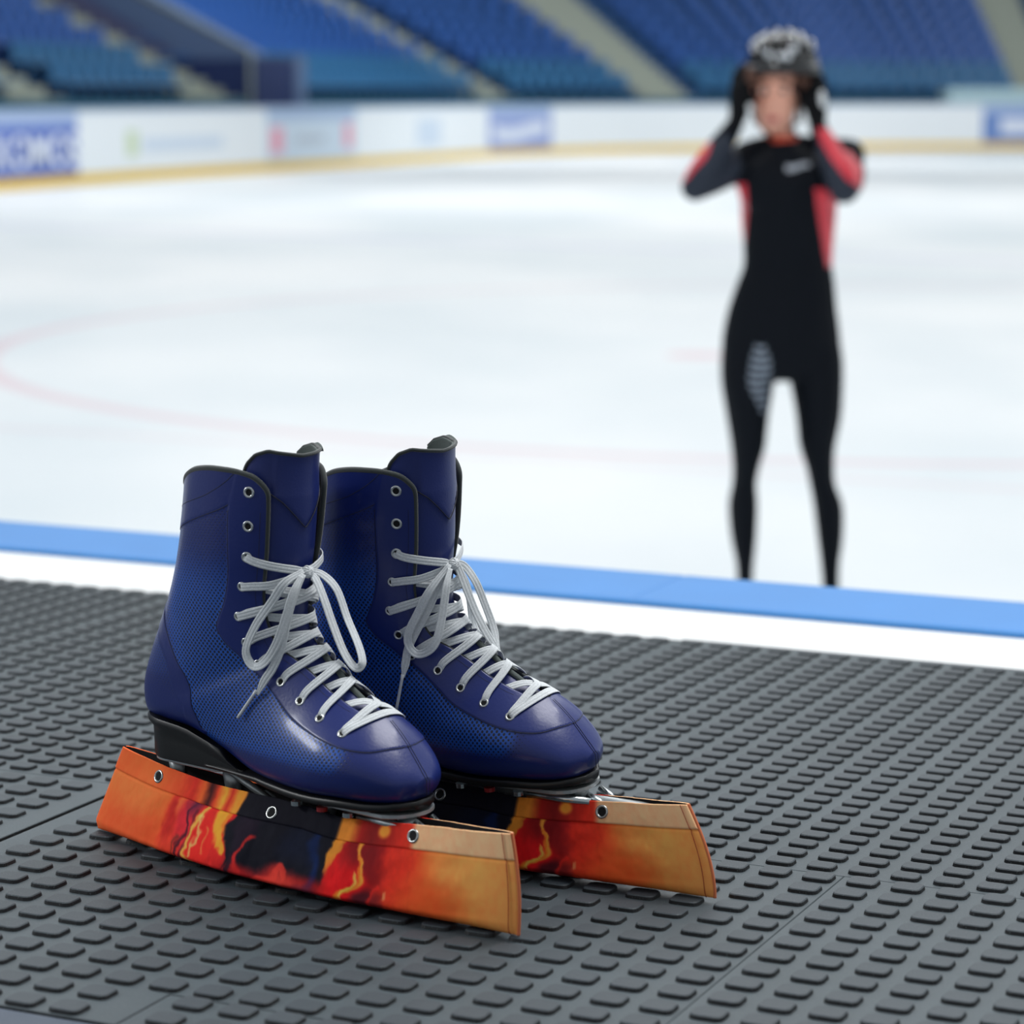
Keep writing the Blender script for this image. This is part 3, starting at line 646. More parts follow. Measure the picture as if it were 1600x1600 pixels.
def build_eyelets(root):
    for sg in (1,-1):
        for t,ph in EYE:
            P=surf(np.array(t),np.array(ph*sg),.95); N=normal(np.array(t),np.array(ph*sg)); a,b_,N=frame_at(P,N); P=P/1000
            big=1.0 if t<2.5 else .88
            mb=MB(); G=[]
            for i in range(20):
                u=2*math.pi*i/20; c_=math.cos(u)*a+math.sin(u)*b_
                G.append([P+c_*r*.001*big+N*h_*.001 for r,h_ in ((4.3,-.3),(4.2,.25),(3.7,.55),(3.0,.5),(2.5,.1),(2.35,-.8))])
            mb.grid(G,close_u=True); e=mb.build('eyelet',M_EYE,root)
            mb=MB(); k=[P+(math.cos(u)*a+math.sin(u)*b_)*.00255*big-N*.0001 for u in np.linspace(0,2*math.pi,20,endpoint=False)]
            mb.add(k,[tuple(range(20))]); mb.build('eyelet_hole',M_HOLE,e,smooth=False)
def build_sole(root):
    # forefoot sole welt, follows the bottom edge of the upper
    mb=MB(); ts=np.concatenate([np.linspace(9.6,15,60),np.linspace(15.1,16.9,30)])
    G=[]
    for t in ts:
        r=crat(STA,np.array([t]))[0]; bx,bz,w=r[0],min(r[1],78.),r[4]; ww=w*.80; x=bx-.5; th=.4+3.4*float(sm(9.8,12.5,t))
        G.append([(x,-ww+1,bz+2.2),(x,-ww-.4,bz+1.4),(x,-ww-.4,bz+1.0-th),(x,-ww+2,bz-.2-th),(x,0,bz-.6-th),(x,ww-2,bz-.2-th),(x,ww+.4,bz+1.0-th),(x,ww+.4,bz+1.4),(x,ww-1,bz+2.2),(x,0,bz+2.6)])
    G=np.array(G)/1000; mb.grid(G,close_v=True); n_=10; mb.cap(range(n_)); mb.cap([(len(ts)-1)*n_+j for j in range(n_)])
    sole=mb.build('sole',M_BLACK,root)
    # heel seat lip and block
    def out(r,x1,x0):      # D outline: round at the back, straight sides, concave breast
        o=[]
        for a in np.linspace(-90,90,25): o.append((x0+r-r*math.cos(math.radians(a))*1.0,-r*math.sin(math.radians(a))*-1))
        o=[(x0+r*1.05-r*1.05*math.cos(math.radians(a)),r*math.sin(math.radians(a))) for a in np.linspace(-90,90,25)]
        o+= [(x,r*(1-.05*(x-x0-r)/(x1-x0))) for x in np.linspace(x0+r*1.3,x1-3,6)]
        o+= [(x1-6*math.cos(math.radians(a)*1.0),r*.95*math.sin(math.radians(-a))) for a in np.linspace(-80,80,9)]
        o+= [(x,-r*(1-.05*(x-x0-r)/(x1-x0))) for x in np.linspace(x1-3,x0+r*1.3,6)]
        return o
    zb=lambda x: float(np.interp(x,[60,88,122,155,172,190],[108,105,102,92.5,86,82]))
    mb=MB(); L=[]
    for r,x1,x0,zf in ((29,160,66,lambda x:zb(x)+3.5),(30,164,64.5,lambda x:zb(x)+1.5),(29.6,168,65,lambda x:zb(x)-1.2),(27.4,182,69.5,lambda x:zb(x)-5.0),(27.0,183,70,lambda x:(zb(x)*.55+77*.45)),(26.8,183,70.3,lambda x:79),(26.2,182,71,lambda x:76.8)):
        L.append([(x,y,zf(x)) for x,y in out(r,x1,x0)])
    G=np.array(L)/1000; mb.grid(G,close_v=True); n_=G.shape[1]; mb.cap(range(n_)); mb.cap([6*n_+j for j in range(n_)])
    h_=mb.build('heel',M_BLACK,root); b_=h_.modifiers.new('e','EDGE_SPLIT'); b_.split_angle=math.radians(50)
def build_runner(root,LF=0):
    mb=MB()
    def plate(x0,x1,hw,z0,z1,name):
        m2=MB(); o=[]
        for a in np.linspace(90,270,14): o.append((x0+hw*.8*(1+math.cos(math.radians(a))),hw*math.sin(math.radians(a))))
        for a in np.linspace(-90,90,14): o.append((x1-hw*.8*(1-math.cos(math.radians(a))),hw*math.sin(math.radians(a))))
        G=np.array([[(x*s_+(x0+x1)/2*(1-s_),y*s_,z) for x,y in o] for z,s_ in ((z0,.985),(z0+.6,1),(z1,1))])/1000; m2.grid(G,close_v=True); n_=G.shape[1]; m2.cap(range(n_)); m2.cap([2*n_+j for j in range(n_)])
        return m2.build(name,M_STEELD,root,smooth=False)
    plate(72,160,22,73.6,76.4,'heel_plate'); fp=plate(222,340,27,68.4,71.4,'toe_plate')
    # bolts and fittings under the toe plate
    for x in (236,262,288): 
        m2=MB(); G=[[(x+4.2*math.cos(u),-24+4.2*math.sin(u),z) for u in np.linspace(0,2*math.pi,12,endpoint=False)] for z in (66.8,63.6)]
        m2.grid(np.array(G)/1000,close_v=True); m2.cap(range(12)); m2.cap(range(12,24)); m2.build('bolt',M_STEEL if x!=262 else M_RED,fp,smooth=False)
    m2=MB(); m2.tube(np.array([(292,-17,63.2),(320,-17,63.0),(346,-15,62.6)])/1000,[.0032,.0036,.0028],10); m2.build('toe_bar',M_STEEL,fp)
    m2=MB(); m2.tube(np.array([(340,-9,66),(350,-8,61),(354,-7,56)])/1000,.0024,10); m2.tube(np.array([(340,9,66),(350,8,61),(354,7,56)])/1000,.0024,10); m2.build('toe_clamp',M_STEEL,fp)
    for x,z1 in ((85,74),(145,74),(245,68),(325,68)):
        m2=MB(); m2.tube(np.array([(x,0,z1),(x+2,0,48+LF)])/1000,[.009,.006],10); m2.build('runner_post',M_STEELD,root)
    for y_ in (10,-10):
        m2=MB(); m2.tube(np.array([(150,y_,74),(176,y_*.4,60),(200,0,48+LF)])/1000,.003,8); m2.build('strut',M_STEELD,root)
    m2=MB(); m2.tube(np.array([(22,0,46+LF),(60,0,46+LF),(380,0,46+LF),(418,0,46+LF)])/1000,[.004,.0075,.0075,.004],12); m2.build('runner_tube',M_STEELD,root)
    m2=MB(); o=[(14,38),(14,14),(30,7),(150,5),(290,5),(410,7),(424,14),(424,38),(400,46),(40,46)]
    G=np.array([[(x,y,z+LF) for x,z in o] for y in (-.7,.7)])/1000; m2.grid(G,close_v=True); m2.cap(range(10)); m2.cap(range(10,20)); m2.build('blade',M_BLADE,root,smooth=False)
def local_normals(P,ins=(195,0,0)):
    """outward from the boot for free lace paths"""
    P=np.asarray(P,float); N=P-np.stack([P[:,0]*.0+178+.25*(235-P[:,2]),0*P[:,1],P[:,2]-28],1); return N/np.linalg.norm(N,axis=1,keepdims=True)
HW=3.15; HT=.42
def build_laces(root,bow):
    mb=MB()
    # criss-cross, from an eyelet over the tongue and under the opposite facing one step higher
    for i in range(10,3,-1):
        for sg in (1,-1):
            t0,p0=EYE[i]; t1,p1=EYE[i-1]; lift=1.4 if sg==1 else .2
            gm=float(gap(np.array(t0))); g1=float(gap(np.array(t1)))
            dt=t1-t0
            K=[(t0+.02,p0,-1.0),(t0+.06*dt,p0*.93,1.3),(t0+.16*dt,(p0+gm)/2,2.0),(t0+.3*dt,gm*.80,1.6+lift*.5),(t0+.5*dt,gm*.15,1.2+lift),(t0+.72*dt,-g1*.5,.4+lift*.5),(t0+.88*dt,-g1*.95,-1.6),(t0+1.0*dt,-g1*1.25,-3.3)]
            if i==10: K=[(t0+.02,p0,-1.0),(t0+.02*dt,p0*.92,1.3),(t0+.03*dt,(p0+gm)/2,1.9),(t0+.10*dt,.30,1.7+lift),(t0+.18*dt,0,1.6+lift),(t0+.5*dt,-gm*.6,.6+lift*.4),(t0+.82*dt,-g1*.95,-1.6),(t0+dt,-g1*1.25,-3.3)]
            q=cr(np.array(K),46); ph=q[:,1]*sg; P=surf(q[:,0],ph,q[:,2]); N=normal(q[:,0],ph)
            mb.ribbon(P/1000,N,HW/1000,HT/1000)
    # lowest bar between the last pair of eyelets
    t,p=EYE[10]; ph=np.linspace(p,-p,40); P=surf(np.full(40,t)+.30*(1-(ph/p)**2),ph,1.6*np.ones(40)*np.clip(4*(1-(ph/p)**2),-.6,1)+.5); mb.ribbon(P/1000,normal(np.full(40,t),ph),HW/1000,HT/1000)
    # three pairs converge on the knot
    kn=np.array(bow['knot'],float)
    for i,dz in ((2,1.5),(3,-.5),(4,-2.5)):
        for sg in (1,-1):
            t0,p0=EYE[i]; a=surf(np.array(t0),np.array(p0*sg),.2); n0=normal(np.array(t0),np.array(p0*sg)); g_=float(gap(np.array(t0)))
            e=kn+np.array([-2,-2.5*sg,dz]); S_=lambda t,ph,o: surf(np.array(t),np.array(ph*sg),o)
            if i==4: K=[a-n0*1.2,a+n0*1.3,S_(t0-.12,(p0+g_)/2,2.4),S_(t0-.3,g_*.9,2.8),S_(t0-.5,.35,2.6),S_(t0-.8,-.2,2.0),S_(t0-1.0,-g_,-1.2),S_(t0-1.1,-g_*1.3,-3.5)]
            else: K=[a-n0*1.2,a+n0*1.3,S_(t0+(.1 if i==2 else -.03),(p0+g_)/2,2.6),S_(t0+(.22 if i==2 else -.06),g_*.85,3.2),e*.5+S_(t0+(.35 if i==2 else -.1),g_*.5,3.4)*.5,e]
            K=cr(np.array(K),36); N=np.array([n0*(1-u)+np.array([1,-.3*sg,.15])*u for u in np.linspace(0,1,36)])
            w=np.full(36,HW); 
            if i!=4: w=HW*(1-.35*sm(.75,1,np.linspace(0,1,36)))
            mb.ribbon(K/1000,N,w/1000,HT/1000)
    # knot
    for rot in (0.35,-.5,1.2):
        G=[]
        c_=[]
        for u in np.linspace(0,2*math.pi,22):
            v=np.array([3.0*math.cos(u),4.6*math.sin(u)*math.cos(rot),4.6*math.sin(u)*math.sin(rot)*.8]); c_.append(kn+v)
        c_=np.array(c_); mb.ribbon(c_/1000,(c_-kn)/np.linalg.norm(c_-kn,axis=1,keepdims=True),2.3/1000,.8/1000)
    mb.ellipsoid(kn/1000,(.0034,.0048,.0038))
    # loops and tails
    for P in bow['loops']:
        K=cr(np.array(P,float),80); u=np.linspace(0,1,80); N=.6*local_normals(K)+.4*np.array([.62,-.76,.15])
        mb.ribbon(K/1000,N,(HW+.1)*(.62+.38*sm(0,.14,u)*sm(1,.86,u))/1000,HT/1000)
    for P in bow['tails']:
        K=cr(np.array(P,float),40); u=np.linspace(0,1,40); mb.ribbon(K/1000,.4*local_normals(K)+.6*np.array([.62,-.76,.15]),(HW+.1)*(.7+.3*sm(0,.2,u))*(1-.55*sm(.8,1,u))/1000,HT/1000)
    o=mb.build('laces',M_LACE,root)
    for P in bow['tips']:
        m2=MB(); P=np.array(P,float)/1000; K=P[0]+(P[1]-P[0])*np.linspace(0,1,8)[:,None]; m2.tube(K,[.0014]+[.0012]*7,8); m2.build('lace_tip',M_AGLET,o)
def skate(loc,yaw,roll,pitch,z0,k,bow,label):
    root=empty('ice_skate')
    # pose: roll about x, pitch about y, yaw about z, as one matrix
    R=Matrix.Rotation(math.radians(yaw),4,'Z')@Matrix.Translation((0,0,z0/1000*k))@Matrix.Rotation(-math.radians(pitch),4,'Y')@Matrix.Rotation(math.radians(roll),4,'X')@Matrix.Scale(k,4)
    root.matrix_world=Matrix.Translation(loc)@R
    build_upper(root); build_seams(root); build_trim(root); build_tongue(root); build_eyelets(root); build_sole(root); build_runner(root,-z0); build_laces(root,bow)
    return tag(root,label,'skate','pair of ice skates on the rubber mats')
L1=[(230.3,-8.0,236.1),(226.0,-22.4,229.0),(217.8,-28.4,214.6),(205.3,-33.4,195.6),(195.7,-34.1,176.3),(201.7,-33.1,165.3),(212.1,-32.1,168.5),(222.3,-29.5,182.9),(228.0,-24.9,202.5),(231.4,-19.4,222.1),(231.6,-11.4,232.9)]
T1=[(231.3,-9.0,233.9),(230.3,-17.0,221.6),(227.5,-22.4,203.0),(225.2,-25.7,184.1),(219.5,-29.0,167.1),(211.2,-31.5,154.3),(206.8,-33.9,144.5)]
A1=[(205.8,-34,147.2),(189.2,-37.1,124.9)]
R1=[(226,0,234.0),(233.3,1.6,229.4),(242.3,0.9,215.7),(251.7,0.9,196.3),(261.7,1.6,177.4),(271.2,3.0,167.5),(275.6,5.9,170.9),(269.2,9.4,181.9),(254.6,12.9,200.4),(244.6,12.1,221.4),(233.8,8.0,231.9),(226,3,234.3)]
L2=[(229.0,-8.9,234.1),(221.2,-25.7,217.5),(211.4,-30.9,199.0),(203.6,-33.5,184.0),(203.5,-33.1,173.6),(210.6,-33.1,168.5),(221.5,-32.2,172.5),(227.1,-28.7,181.9),(229.9,-22.8,202.2),(231.0,-17.8,219.8),(230.0,-9.8,231.3)]
T2=[(226.3,-12.4,228.3),(216.5,-22.9,202.4),(207.5,-28.4,185.2),(201.2,-31.0,172.6),(198.8,-33.4,160.4),(197.1,-35.6,149.8)]
A2=[(197.1,-35.6,151.8),(190.0,-37.8,123.4)]
R2=[(226,-1,233),(228.2,2.7,228.9),(234.5,2.9,212.7),(241.9,2.9,194.8),(251.6,3.7,176.3),(259.6,5.2,165.1)]
Q2=[(226,1,233),(230.1,8.4,229.1),(238.5,10.0,217.2),(244.3,11.6,200.2),(250.6,12.4,180.5),(258.0,6.4,164.5)]
S2=[(226,3,231),(227.0,11.6,217.6),(229.8,13.2,202.2),(230.9,14.0,181.8),(238.4,13.2,170.1),(241.5,13.2,168.9)]
skate((-.32520864,2.09601829,0),-39.705,0,0,0,1.0,dict(knot=(229,-2.5,234.5),loops=[L1,R1],tails=[T1],tips=[A1]),'nearer navy leather ice skate with tied grey laces and a dotted side')
skate((-.2187,2.1531,0),-33.479,4.4805,1.4501,-9.3524,1.0027,dict(knot=(228.5,-3,233),loops=[L2],tails=[T2,R2,Q2,S2],tips=[A2]),'farther navy leather ice skate with tied grey laces, behind the other boot')

# ------------------------------------------------------------------ printed fabric blade covers
TOPZ=(np.array([0,90,136,174,208,241,276,311,342,373,403,436.]),np.array([73,65.4,62.8,63,63.2,62.6,60,62.7,66.3,68.8,70.4,73.]))
def paint(x,v,hem):
    """print of the fabric: x mm along (0 heel end), v 0 bottom..1 top"""
    X=x+14*(fbm(x/22,v*3.2,3)-.5)*1.6+3*(fbm(x/8,v*7,5)-.5); Vv=v+.16*(fbm(x/26+7,v*3,11)-.5)
    stops=[(0,(228,104,52)),(60,(230,108,54)),(88,(226,92,44)),(104,(200,52,36)),(120,(196,40,40)),(150,(206,42,36)),(168,(196,36,34)),(182,(150,28,32)),(268,(140,24,30)),(286,(198,30,28)),(305,(168,24,26)),(325,(178,30,28)),(348,(206,62,34)),(372,(226,100,46)),(400,(240,130,64)),(440,(244,140,76))]
    xs=[s[0] for s in stops]; c_=np.stack([np.interp(X+10*(.5-Vv)*(X>320)*2.2,xs,[s[1][k] for s in stops]) for k in range(3)],-1)
    def over(mask,col):
        nonlocal c_
        m_=np.clip(mask,0,1)[...,None]; c_=c_*(1-m_)+np.array(col)*m_
    def blob(cx,cv,rx,rv,col,soft=.5,k=1.):
        d=np.sqrt(((X-cx)/rx)**2+((Vv-cv)/rv)**2); over(k*sm(1+soft,1-soft,d),col)
    def stroke(pts,w,col,k=1.,warp=True):
        P=cr(np.array(pts,float),60); xx=(X if warp else x); vv=(Vv if warp else v); best=np.full(x.shape,1e9)
        for i in range(0,60,1):
            best=np.minimum(best,np.hypot(xx-P[i,0],(vv-P[i,1])*62)-(P[i,2] if P.shape[1]>2 else 0))
        over(k*sm(w+1.7,w-1.0,best),col)
    # heel zone
    blob(55,.2,60,.3,(214,72,40),.6,.6); blob(40,.75,40,.3,(230,112,58),.6,.7); blob(98,.55,9,.35,(176,34,34),.7,.8); blob(108,.75,7,.2,(228,110,58),.6,.8)
    blob(120,.55,11,.28,(196,40,52),.6,.8)
    stroke([(118,-.05),(117,.2),(122,.4),(121,.6),(130,.8),(136,1.)],1.3,(60,22,34),.9); stroke([(128,-.05),(126,.2),(130,.45),(133,.62)],1.8,(72,24,40),.85); stroke([(110,0),(112,.2),(116,.32)],.9,(90,40,34),.7)
    blob(126,.72,8,.14,(96,36,60),.7,.8)
    blob(142,.3,13,.3,(214,40,34),.5,.9)
    stroke([(142,.72),(136,.55),(129,.4),(128,.22),(134,.1),(144,.02)],1.3,(230,160,70),1.); stroke([(139,.6),(137,.42),(133,.3),(136,.15)],.6,(244,200,110),.8); stroke([(146,.5),(143,.33),(146,.2)],.5,(236,140,70),.7)
    blob(158,.62,7,.22,(226,146,48),.35,1.); stroke([(154,.85),(160,.5),(168,.32)],2.6,(228,148,46),.95); stroke([(163,.9),(166,.6),(171,.42)],2.2,(218,120,40),.8)
    # dark middle
    dk=sm(-2,2,X-(172+6*np.sin(Vv*9)))*sm(2,-2,X-(281-8*sm(.5,.1,Vv)))*sm(-.07,.1,Vv-(.20+.16*np.interp(X,[172,185,192,198,215,232,245,262,280],[-1.2,0,1.2,0,-.2,.5,.1,.6,.2]))); over(dk,(17,17,27))
    blob(186,.55,9,.3,(40,24,40),.6,.6); blob(262,.55,5,.35,(14,40,96),.8,.75); blob(246,.6,18,.2,(14,22,44),.7,.6)
    stroke([(196,-.1),(194,.15),(192,.35),(194,.55)],2.1,(186,38,36),.85); stroke([(205,.0),(215,.12),(228,.14),(238,.28),(246,.2)],2.4,(206,52,44),.8); blob(240,.14,16,.12,(214,66,50),.7,.7)
    stroke([(184,-.05),(186,.2),(188,.4)],2.4,(30,20,34),.8); blob(262,.05,10,.12,(60,26,44),.7,.7)
    # orange flag and flames on the toe side
    over(sm(-1.5,1,X-277)*sm(1.5,-1,X-(290-7*sm(.8,.4,Vv)))*sm(.34,.46,Vv),(206,128,44)); blob(298,.3,18,.26,(208,24,28),.5,.9); blob(304,.72,13,.24,(116,20,24),.6,.85); blob(322,.6,9,.3,(96,18,24),.7,.7)
    stroke([(304,.8),(308,.64),(315,.5),(312,.36),(300,.22),(290,.1)],1.3,(232,146,54),1.); stroke([(309,.62),(313,.48),(308,.34),(296,.2),(286,.06)],1.1,(232,112,36),.9); stroke([(306,.4),(300,.28),(296,.12)],.8,(250,190,80),.9)
    blob(316,.12,9,.13,(58,20,30),.6,.85); stroke([(322,.05),(324,.2),(328,.32)],1.6,(206,40,34),.8); blob(331,.1,6,.14,(96,26,32),.6,.8); blob(336,.24,2,.06,(248,190,120),.5,.9)
    blob(345,.35,12,.3,(206,40,30),.8,.6); blob(366,.2,22,.22,(212,76,34),.8,.7); blob(398,.6,24,.24,(240,170,92),.8,.5)
    # hem band carries its own cut of the cloth
    if True:
        h_=hem>.5; base=c_.copy()
        xs2=[0,60,92,112,124,132,140,150,158,166,171,174,276,279,290,300,312,340,347,352,440]
        cs=[(222,92,48),(226,100,50),(218,80,44),(196,46,36),(220,92,44),(60,24,26),(200,60,36),(232,150,52),(190,44,34),(230,140,50),(222,132,46),(18,17,26),(16,16,26),(206,124,44),(210,124,46),(150,30,26),(120,26,26),(190,42,30),(196,50,32),(234,164,122),(236,168,126)]
        hc=np.stack([np.interp(x+6*(fbm(x/9,v*7,21)-.5)*(x<270)*(x>90)+10*(v-.85)*(x>100)*(x<170),xs2,[q[k] for q in cs]) for k in range(3)],-1)
        c_=np.where(h_[...,None],hc,c_)
        d=np.hypot((x-322)/6,(v-.9)/.08); c_=np.where(h_[...,None],c_*(1-sm(1.3,.5,d)[...,None])+np.array((226,136,50))*sm(1.3,.5,d)[...,None],c_)
    c_=np.minimum(c_*(1.0+.14*fbm(x/3,v*14,31))[...,None],250)
    q=c_/255; return np.minimum(.93,1.22*np.where(q<=.04045,q/12.92,((q+.055)/1.055)**2.4))
def fabric():
    m=bpy.data.materials.new('printed_fabric'); m.use_nodes=True; n=m.node_tree; b=n.nodes['Principled BSDF']
    a=n.nodes.new('ShaderNodeAttribute'); a.attribute_name='print'; n.links.new(a.outputs['Color'],b.inputs['Base Color']); b.inputs['Roughness'].default_value=.75; b.inputs['Specular IOR Level'].default_value=.12
    tc=n.nodes.new('ShaderNodeTexCoord'); w=n.nodes.new('ShaderNodeTexNoise'); w.inputs['Scale'].default_value=1400; n.links.new(tc.outputs['Object'],w.inputs['Vector'])
    bp=n.nodes.new('ShaderNodeBump'); bp.inputs['Strength'].default_value=.25; bp.inputs['Distance'].default_value=.0003; n.links.new(w.outputs['Fac'],bp.inputs['Height']); n.links.new(bp.outputs[0],b.inputs['Normal']); return m
M_FAB=fabric(); M_PIPE=mat('orange_thread',(206,112,70),.8); M_GROM=mat('grommet_metal',(170,172,170),.25,metal=.9); M_INS=mat('cover_inside',(20,16,18),.95)
def cover(loc,yaw,ln,label,belly=1.0,toe_lean=6,hk=1.):
    root=empty('blade_cover',loc,(0,0,math.radians(yaw))); ns,nv=360,84
    s_=np.linspace(0,1,ns)[:,None]; k=np.linspace(0,1,2*nv)[None,:]        # k: near top -> bottom -> far top
    side=np.where(k<.5,-1.,1.); q=np.abs(k-.5)*2                              # 1 at top, 0 at the fold
    v=q**1.0; x436=436*s_+0*v; top=np.interp(x436,*TOPZ)
    env=np.clip(np.sin(np.pi*np.clip(s_,0,1))**.55,0,1)
    hb=np.where(side<0,1+36*belly*np.sin(np.pi*s_)**.8,1+9*env); ht=1+10*env
    prof=ht+(hb-ht)*np.sin(np.clip((1-v),0,1)*np.pi/2*1.0)**1.15
    rnd=np.sqrt(np.clip(1-(1-np.clip(v/.14,0,1))**2,0,1)); y=side*prof*rnd
    hem=(v>.745)*1.; hv=(sm(.735,.75,v)*1.0-1.1*np.exp(-((v-.735)/.014)**2)); y=y+side*hv*.8
    wr=(fbm(x436/60+3*side,v*1.6+side,41)-.5)*7*env*sm(0,.2,v)*sm(1.05,.7,v)+(fbm(x436/14,v*2.5+x436/40,51)-.5)*1.8*env
    y=y+side*wr
    z=top*v+ .6
    z=z+1.2*env*(fbm(x436/35,0*v+side,61)-.5)*sm(.5,1,v)
    x=(436*s_)+39*v*(1-s_)**2.2+5*sm(.12,0,v)*(1-s_)**30-toe_lean*(v**1.3)*s_**6+2.5*np.sin(v*np.pi)*s_**8
    X=(x-6*(1-s_)*(toe_lean<10))/436*ln; z=z*hk
    V=np.stack([X/1000,y/1000,z/1000],-1); rgb=paint(436*s_+20*v*0+0*v,v+0*s_,hem+0*s_)
    F=[(i*2*nv+j,(i+1)*2*nv+j,(i+1)*2*nv+j+1,i*2*nv+j+1) for i in range(ns-1) for j in range(2*nv-1)]
    o=mesh_obj('sleeve',V.reshape(-1,3),F,None,root,True,[M_FAB,M_INS])
    at=o.data.attributes.new('print','FLOAT_COLOR','POINT'); at.data.foreach_set('color',np.concatenate([rgb,np.ones(rgb.shape[:2]+(1,))],-1).astype(np.float32).reshape(-1))
    s2=sum(p.normal[1]*p.center[1] for p in list(o.data.polygons)[::211]); 
    if s2<0: o.data.flip_normals()
    so=o.modifiers.new('thickness','SOLIDIFY'); so.thickness=.0013; so.offset=-1; so.material_offset=1; so.material_offset_rim=0
    # sewn ends
    mb=MB(); jn=nv
    for i_,nm in ((ns-1,'t'),):
        E=V[i_]; c_=(E[:nv][::-1]+E[nv:])/2; c_=c_[::1]; c_[:,1]=0; mb.tube(c_[:,:],.0013,8)
    mb.build('end_seam',M_PIPE,root)
    mb=MB(); i_=int(ns*.985); E=V[i_][:nv]; mb.tube(E+np.array([0,-.0007,0]),.0003,5); mb.build('stitching',mat('red_thread',(150,50,30),.8),root)
    def sp(xq,vq,sd):
        i=int(np.argmin(np.abs(x[:,int((1-vq)/2*(2*nv-1))]/436*ln-xq*ln/436))); j=int(round((1-vq)/2*(2*nv-1))) if sd<0 else int(round((1+vq)/2*(2*nv-1))); return V[i,j],(V[i+1,j]-V[i-1,j],V[i,j+1]-V[i,j-1])
    for xq,vq in ((88,.865),(215.6,.845),(349.8,.875)):
        for sd in (-1,1):
            P,(a,b_)=sp(xq,vq,sd); N=np.cross(a,b_); N/=np.linalg.norm(N); N=N if N[1]*sd>0 else -N; a,b_,N=frame_at(P,N)
            mb=MB(); G=[[P+(math.cos(u)*a+math.sin(u)*b_)*r*.001+N*h_*.001 for r,h_ in ((5.3,0),(5.1,.6),(4.4,1.0),(3.6,.7),(3.1,-.2))] for u in np.linspace(0,2*math.pi,22,endpoint=False)]
            mb.grid(G,close_u=True); e=mb.build('grommet',M_GROM,root)
            mb=MB(); mb.add([P+(math.cos(u)*a+math.sin(u)*b_)*.0033+N*.0002 for u in np.linspace(0,2*math.pi,22,endpoint=False)],[tuple(range(22))]); mb.build('grommet_hole',M_HOLE,e,smooth=False)
    return tag(root,label,'blade cover','printed fabric blade covers on the skates')
a=math.radians(-39.705); cover((-.32520864+.009*math.sin(a),2.09601829-.009*math.cos(a),0),-39.705,436,'red, orange and black flame-print fabric blade cover on the nearer skate')
yw=math.radians(-32); Lc=.455; tx,ty=.14836,1.89934; cx=tx-Lc*math.cos(yw); cy=ty-Lc*math.sin(yw)
cover((cx,cy,0),-32,455,'red, orange and black flame-print fabric blade cover on the farther skate, behind the first',.8,22,.93)
# ------------------------------------------------------------------ the standing person on the ice
PY=6.64                                     # distance of the figure
def fz(y,dy=0.):                            # drawing row -> height at the figure's distance (figure drawn 1:620)
    b_=(y-800)/4200; r=math.tan(math.atan(b_)+PITCH); return CAM_H-(PY+dy)*r
def fx(x,y,dy=0.):
    z=fz(y,dy); dep=(PY+dy)*math.cos(PITCH)-(z-CAM_H)*math.sin(PITCH); return (x-800)/4200*dep
def fp(x,y,dy=0.): return np.array([fx(x,y,dy),PY+dy,fz(y,dy)])
PXM=1/625.
body=MB(); RXc=fp(1220,1054)[0]
def ring_tube(rings,n=20,cap=True):
    """rings: (x,y,half width px,depth half m,dy)"""
    R=cr(np.array(rings,float),max(8,len(rings)*5)); G=[]
    for x,y,hw,dp,dy in R:
        c_=fp(x,y,dy); G.append([(c_[0]+hw*PXM*math.cos(u),c_[1]+dp*math.sin(u),c_[2]) for u in np.linspace(0,2*math.pi,n,endpoint=False)])
    body.grid(G,close_v=True); body.cap(range(len(body.v)-len(R)*n,len(body.v)-len(R)*n+n)); body.cap(range(len(body.v)-n,len(body.v)))
def limb(pts,n=16):
    """(x,y,dy,radius px) joined tube with ball ends"""
    P=np.array([fp(x,y,dy) for x,y,dy,r in pts]); r=np.array([p[3] for p in pts])*PXM
    Q=cr(np.concatenate([P,r[:,None]],1),len(pts)*6); body.tube(Q[:,:3],Q[:,3],n)
    for i in (0,-1): body.ellipsoid(Q[i,:3],(Q[i,3],)*3)
# torso
ring_tube([(1224,222,21,.055,0),(1226,234,36,.065,.0),(1234,246,78,.09,.01),(1236,262,82,.105,.01),(1234,285,77,.115,0),(1233,310,75,.115,0),(1232,345,73,.11,0),(1232,380,70,.10,0),(1231,415,69,.095,0),(1228,440,75,.10,0),(1223,480,84,.115,.01),(1221,520,91,.125,.02),(1221,555,93,.125,.02),(1221,578,88,.11,.02),(1221,592,70,.08,.02)])
body.ellipsoid(fp(1203,292,-.055),(.08,.055,.075)); body.ellipsoid(fp(1260,292,-.055),(.08,.055,.075))
# legs
ring_tube([(1174,540,46,.10,.02),(1169,565,43,.10,.02),(1168,600,41,.098,.01),(1168,650,33,.09,0),(1169,696,27,.075,-.01),(1166,728,21,.066,-.01),(1163,756,19,.062,0),(1161,790,23,.066,.015),(1162,840,20,.056,.02),(1164,880,14,.046,.015),(1164,915,12.5,.043,.01),(1164,960,14,.05,0),(1164,990,15,.055,0)])
ring_tube([(1268,540,46,.10,.02),(1273,565,44,.10,.02),(1276,600,41,.098,.01),(1279,650,35,.09,0),(1277,696,28,.075,-.01),(1281,728,22,.066,-.01),(1285,756,20,.062,0),(1294,790,23,.066,.015),(1297,840,20,.056,.02),(1297,880,15,.046,.015),(1298,915,13,.043,.01),(1299,960,14,.05,0),(1299,990,15,.055,0)])
